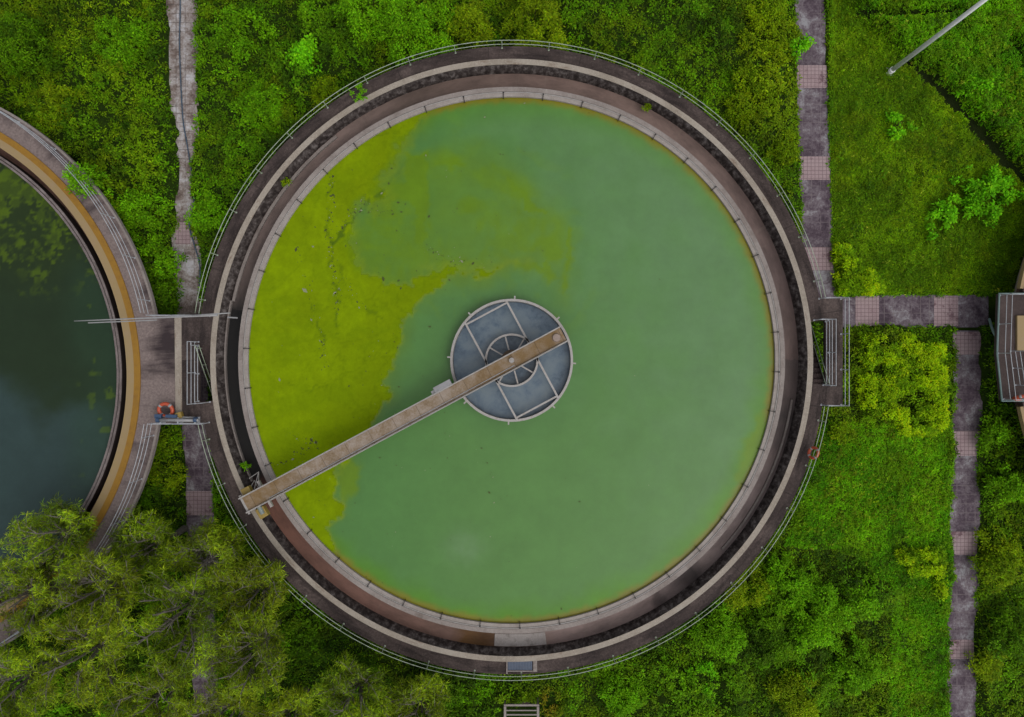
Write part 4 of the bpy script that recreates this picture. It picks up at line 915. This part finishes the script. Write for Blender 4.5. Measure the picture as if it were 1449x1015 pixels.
SH = [
 (585, 42, 56, 2.3, 'green', 'biggest rounded green bush, touching the railing above the main tank'),
 (664, 28, 34, 2.0, 'olive', 'bush just left of the black gap above the top of the main tank'),
 (757, 30, 44, 1.9, 'olive', 'olive green bush just right of the black gap above the top of the main tank'),
 (515, 18, 38, 1.8, 'green', 'leafy bush on the top edge left of the biggest round bush'),
 (432, 78, 24, 1.3, 'bright', 'bright leafy bush among weeds between the left path and the tank top'),
 (470, 40, 34, 1.4, 'dark', 'dark green bush just behind the bright leafy one, upper left of the tank'),
 (452, 128, 26, .9, 'yellow', 'yellowish bush pressed against the upper left railing of the main tank'),
 (370, 150, 36, 1.1, 'green', 'low green bush outside the upper left railing halfway down'),
 (340, 40, 38, 1.1, 'green', 'broad green bush right of the top of the left path'),
 (22, 60, 44, 1.8, 'dark', 'dark bluish green bush in the top left corner'),
 (75, 150, 36, 1.2, 'olive', 'olive bush above the railing of the dark tank'),
 (170, 60, 40, 1.1, 'green', 'green bush left of the top of the left path'),
 (122, 262, 27, 2.7, 'green', 'leafy bush spilling over the railing on to the dark tank walkway'),
 (196, 300, 34, 1.5, 'green', 'dense bush between the dark tank railing and the narrow left path'),
 (222, 365, 30, 1.4, 'green', 'bush in the wedge above the platform, nearest the left path'),
 (232, 418, 22, 1.1, 'dark', 'small dark bush against the north edge of the joining platform'),
 (292, 300, 28, 1.1, 'green', 'bush right of the narrow path, left of the main tank railing'),
 (232, 680, 25, 1.3, 'olive', 'round olive bush below the joining platform left of the slab path'),
 (1070, 142, 42, .8, 'yellow', 'yellow green bush outside the upper right railing'),
 (1090, 40, 40, .8, 'yellow', 'yellow green bush at the top edge left of the pink tiled path'),
 (1110, 210, 22, .7, 'yellow', 'narrow yellow green bush between the railing and the pink tiled path'),
 (1132, 62, 16, .8, 'bright', 'small bright green sapling leaning over the pink tiled path'),
 (1190, 612, 17, .6, 'yellow', 'small yellow bush below the right stair platform'),
 (1388, 122, 26, .9, 'bright', 'bright green plant in the rough above the dark furrow'),
 (1441, 148, 14, .7, 'bright', 'small bright plant on the right edge beyond the dark furrow'),
 (1271, 178, 17, .6, 'bright', 'small bright plant alone in the lawn below the lamp post'),
 (1402, 272, 38, 1.1, 'bright', 'largest bright broad leaved plant in the right lawn'),
 (1337, 298, 19, .7, 'bright', 'bright plant left of the largest broad leaved one'),
 (1322, 331, 11, .5, 'bright', 'tiniest bright plant in the middle of the right lawn'),
 (1422, 795, 42, 1.1, 'yellow', 'yellow green bush right of the lower right path'),
 (1436, 900, 38, 1.2, 'dark', 'dark bush right of the lower path near the right edge'),
 (1400, 940, 24, .9, 'olive', 'olive bush close to the lower end of the right path'),
 (1408, 610, 26, 1.1, 'green', 'green bush below the platform of the right edge tank'),
 (1428, 690, 30, 1.3, 'green', 'green bush halfway down the strip right of the path'),
 (1058, 830, 36, 1.0, 'olive', 'olive bush outside the lower right railing of the main tank'),
 (1120, 828, 40, 1.1, 'green', 'green bush in the thicket below the lower right railing, upper middle'),
 (1165, 880, 46, 1.4, 'green', 'largest leafy bush in the lower right thicket'),
 (1222, 850, 34, 1.0, 'green', 'bush on the right fringe of the lower right thicket facing the lawn'),
 (1095, 905, 42, 1.2, 'dark', 'dark bush in the middle of the lower right thicket'),
 (1015, 900, 40, 1.0, 'green', 'bush between the thicket and the bottom right railing'),
 (1215, 945, 40, 1.2, 'green', 'bush at the bottom of the thicket near the lawn'),
 (992, 962, 22, .8, 'bright', 'bright green bush near the bottom edge right of the slatted frame'),
 (1130, 985, 36, 1.1, 'olive', 'olive bush on the bottom edge below the thicket'),
 (880, 985, 30, .8, 'green', 'low bush on the bottom edge between slatted frame and thicket'),
 (668, 975, 26, .8, 'green', 'low bush under the railing left of the slatted frame'),
 (425, 905, 34, 1.0, 'dark', 'dark bush outside the lower left railing'),
 (508, 940, 30, .9, 'dark', 'dark bush just outside the railing above the small tree'),
]
for s_ in SH: shrub(*s_)
hedge([(1186, 346), (1202, 344), (1216, 358), (1232, 378), (1250, 396), (1252, 412), (1196, 414), (1185, 400)], .8, 'triangular clipped yellow green bush in the corner of the two tiled paths', 'shrub', gaps=.2)
hedge([(1222, 472), (1340, 474), (1342, 600), (1322, 618), (1285, 616), (1262, 600), (1224, 600), (1218, 540)], .9, 'large square bed of yellow green hedge right of the main tank platform')
hedge([(1270, 782), (1300, 778), (1341, 780), (1343, 848), (1329, 852), (1326, 818), (1294, 818), (1290, 800), (1272, 800)], .8, 'clipped hook shaped yellow green hedge beside the lower right path', gaps=.2)
WD = [(508, 131, 12, 2.35, 'bright', 'weed growing through the upper left railing on to the deck', 'weed'), (404, 257, 6, 1.6, 'olive', 'small weed in the tank channel at upper left', 'weed'),
      (346, 659, 5, 1.6, 'bright', 'small weed in the black channel next to the bridge end', 'weed'), (915, 151, 4, 1.5, 'olive', 'tiny weed at the channel wall at upper right', 'weed')]
for px, py, rp, z, kd, lb, nm in WD:
    p = W(px, py, z); root = empty(nm, (p[0], p[1], z - .15), lb, 'weed'); n = 6 + rp; r = rp * .032; a = RNG.uniform(0, 2 * PI, n); q = np.sqrt(RNG.random(n)) * r
    C = np.stack([p[0] + q * np.cos(a), p[1] + q * np.sin(a), z - .05 + RNG.uniform(-.05, .08, n)], 1)
    build_leaves('foliage', [leaves(C, .07, 12, .12, .05, C_B if kd == 'bright' else C_O, up=.4)], root, (p[0], p[1], z - .15))
    mb = MB(); mb.tube([(p[0], p[1], z - .55), (p[0], p[1], z)], .012, 5); part('stem', mb, M['stem'], root)

def tree(px, py, rp, h, label, seed, warm=0.0):
    rnd = random.Random(seed); zt_ = h * .78; x, y, _ = W(px, py, zt_); r = rp * (CAMZ - zt_) / FPX
    root = empty('tree', (x, y, 0), label, 'tree', 'feathery trees at the lower left'); tr = MB(); pts = []; cen = []
    top = Vector((x + rnd.uniform(-.2, .2), y + rnd.uniform(-.2, .2), h * .5))
    tr.tube([(x, y, 0), ((x + top.x) / 2 + .08, (y + top.y) / 2, h * .25), top], .17, 10, r1=.1)
    nl = 9; dens = []
    for i in range(nl):
        a = 2 * PI * i / nl + rnd.uniform(-.3, .3); L = r * (rnd.uniform(.55, .8) if i % 3 else .3); z1 = h * rnd.uniform(.7, .92) * (1 if i % 3 else 1.06)
        s = Vector((x, y, h * rnd.uniform(.28, .48))); e = Vector((x + L * math.cos(a), y + L * math.sin(a), z1)); m_ = (s + e) / 2 + Vector((rnd.uniform(-.15, .15), rnd.uniform(-.15, .15), .1))
        tr.tube([s, m_, e], .075, 6, r1=.025)
        for j in range(7):
            t = rnd.uniform(.35, 1); b0 = s.lerp(e, t); a2 = a + rnd.uniform(-1.5, 1.5); L2 = r * rnd.uniform(.2, .42)
            b1 = b0 + Vector((L2 * math.cos(a2), L2 * math.sin(a2), rnd.uniform(.05, .55))); tr.tube([b0, (b0 + b1) / 2 + Vector((0, 0, .06)), b1], .026, 4, r1=.01)
            for k in range(6):
                t2 = rnd.uniform(.3, 1); c0 = b0.lerp(b1, t2); a3 = a2 + rnd.uniform(-1.3, 1.3); L3_ = rnd.uniform(.25, .6)
                c1 = c0 + Vector((L3_ * math.cos(a3), L3_ * math.sin(a3), rnd.uniform(-.05, .3)))
                if k < 5: tr.tube([c0, c1], .014, 3, r1=.007)
                for q in (.35, .7, 1.0): pts.append(c0.lerp(c1, q)); cen.append((math.cos(a3), math.sin(a3)))
    part('trunk', tr, M['bark'], root)
    C = np.array([tuple(p) for p in pts]); N = len(C); t = fbm(C[:, 0], C[:, 1], .8, 500 + seed, 3)[:, None]; t = sstep(.35, .65, t)
    col = (LC(38, 55, 10) * (1 - t) + LC(66, 90, 20) * t) * RNG.uniform(.7, 1.25, (N, 1)); col = col * (1 - warm) + LC(62, 72, 20) * warm
    P_ = [leaves(C, .1, 9, .25, .025, col, up=.35, flat=.6, cvar=.38, start=.5)]
    build_leaves('crown', P_, root, (x, y, 0)); return root
TRS = [(78, 762, 56, 5.2, 'feathery tree reaching over the dark water, highest of the lower left group'), (20, 850, 62, 5.5, 'feathery tree on the left edge over the rim of the dark tank'),
 (138, 836, 62, 6.0, 'feathery tree covering the ochre rim of the dark tank'), (208, 775, 44, 4.6, 'small feathery tree just left of the slab path below the platform'),
 (292, 790, 56, 5.0, 'feathery tree hiding the lower end of the slab path'), (358, 838, 50, 5.0, 'feathery tree nearest the lower left railing of the main tank'),
 (240, 880, 72, 6.4, 'tallest feathery tree in the middle of the lower left group'), (352, 928, 64, 5.6, 'feathery tree on the right flank of the lower left group'),
 (110, 935, 74, 6.2, 'feathery tree in the bottom left between the edge and the tallest one'), (12, 975, 62, 5.6, 'feathery tree filling the bottom left corner'),
 (218, 992, 68, 5.8, 'feathery tree on the bottom edge below the tallest one'), (320, 1018, 56, 5.0, 'feathery tree cut by the bottom edge right of the group'),
 (500, 985, 52, 4.2, 'separate feathery tree on the bottom edge below the main tank railing'), (592, 1000, 46, 3.8, 'small feathery tree right of the separate one on the bottom edge'),
 (408, 1015, 34, 3.6, 'slim feathery tree on the bottom edge between the group and the separate tree')]
for i, t_ in enumerate(TRS): tree(*t_, seed=i + 1, warm=.15 * (i % 3))
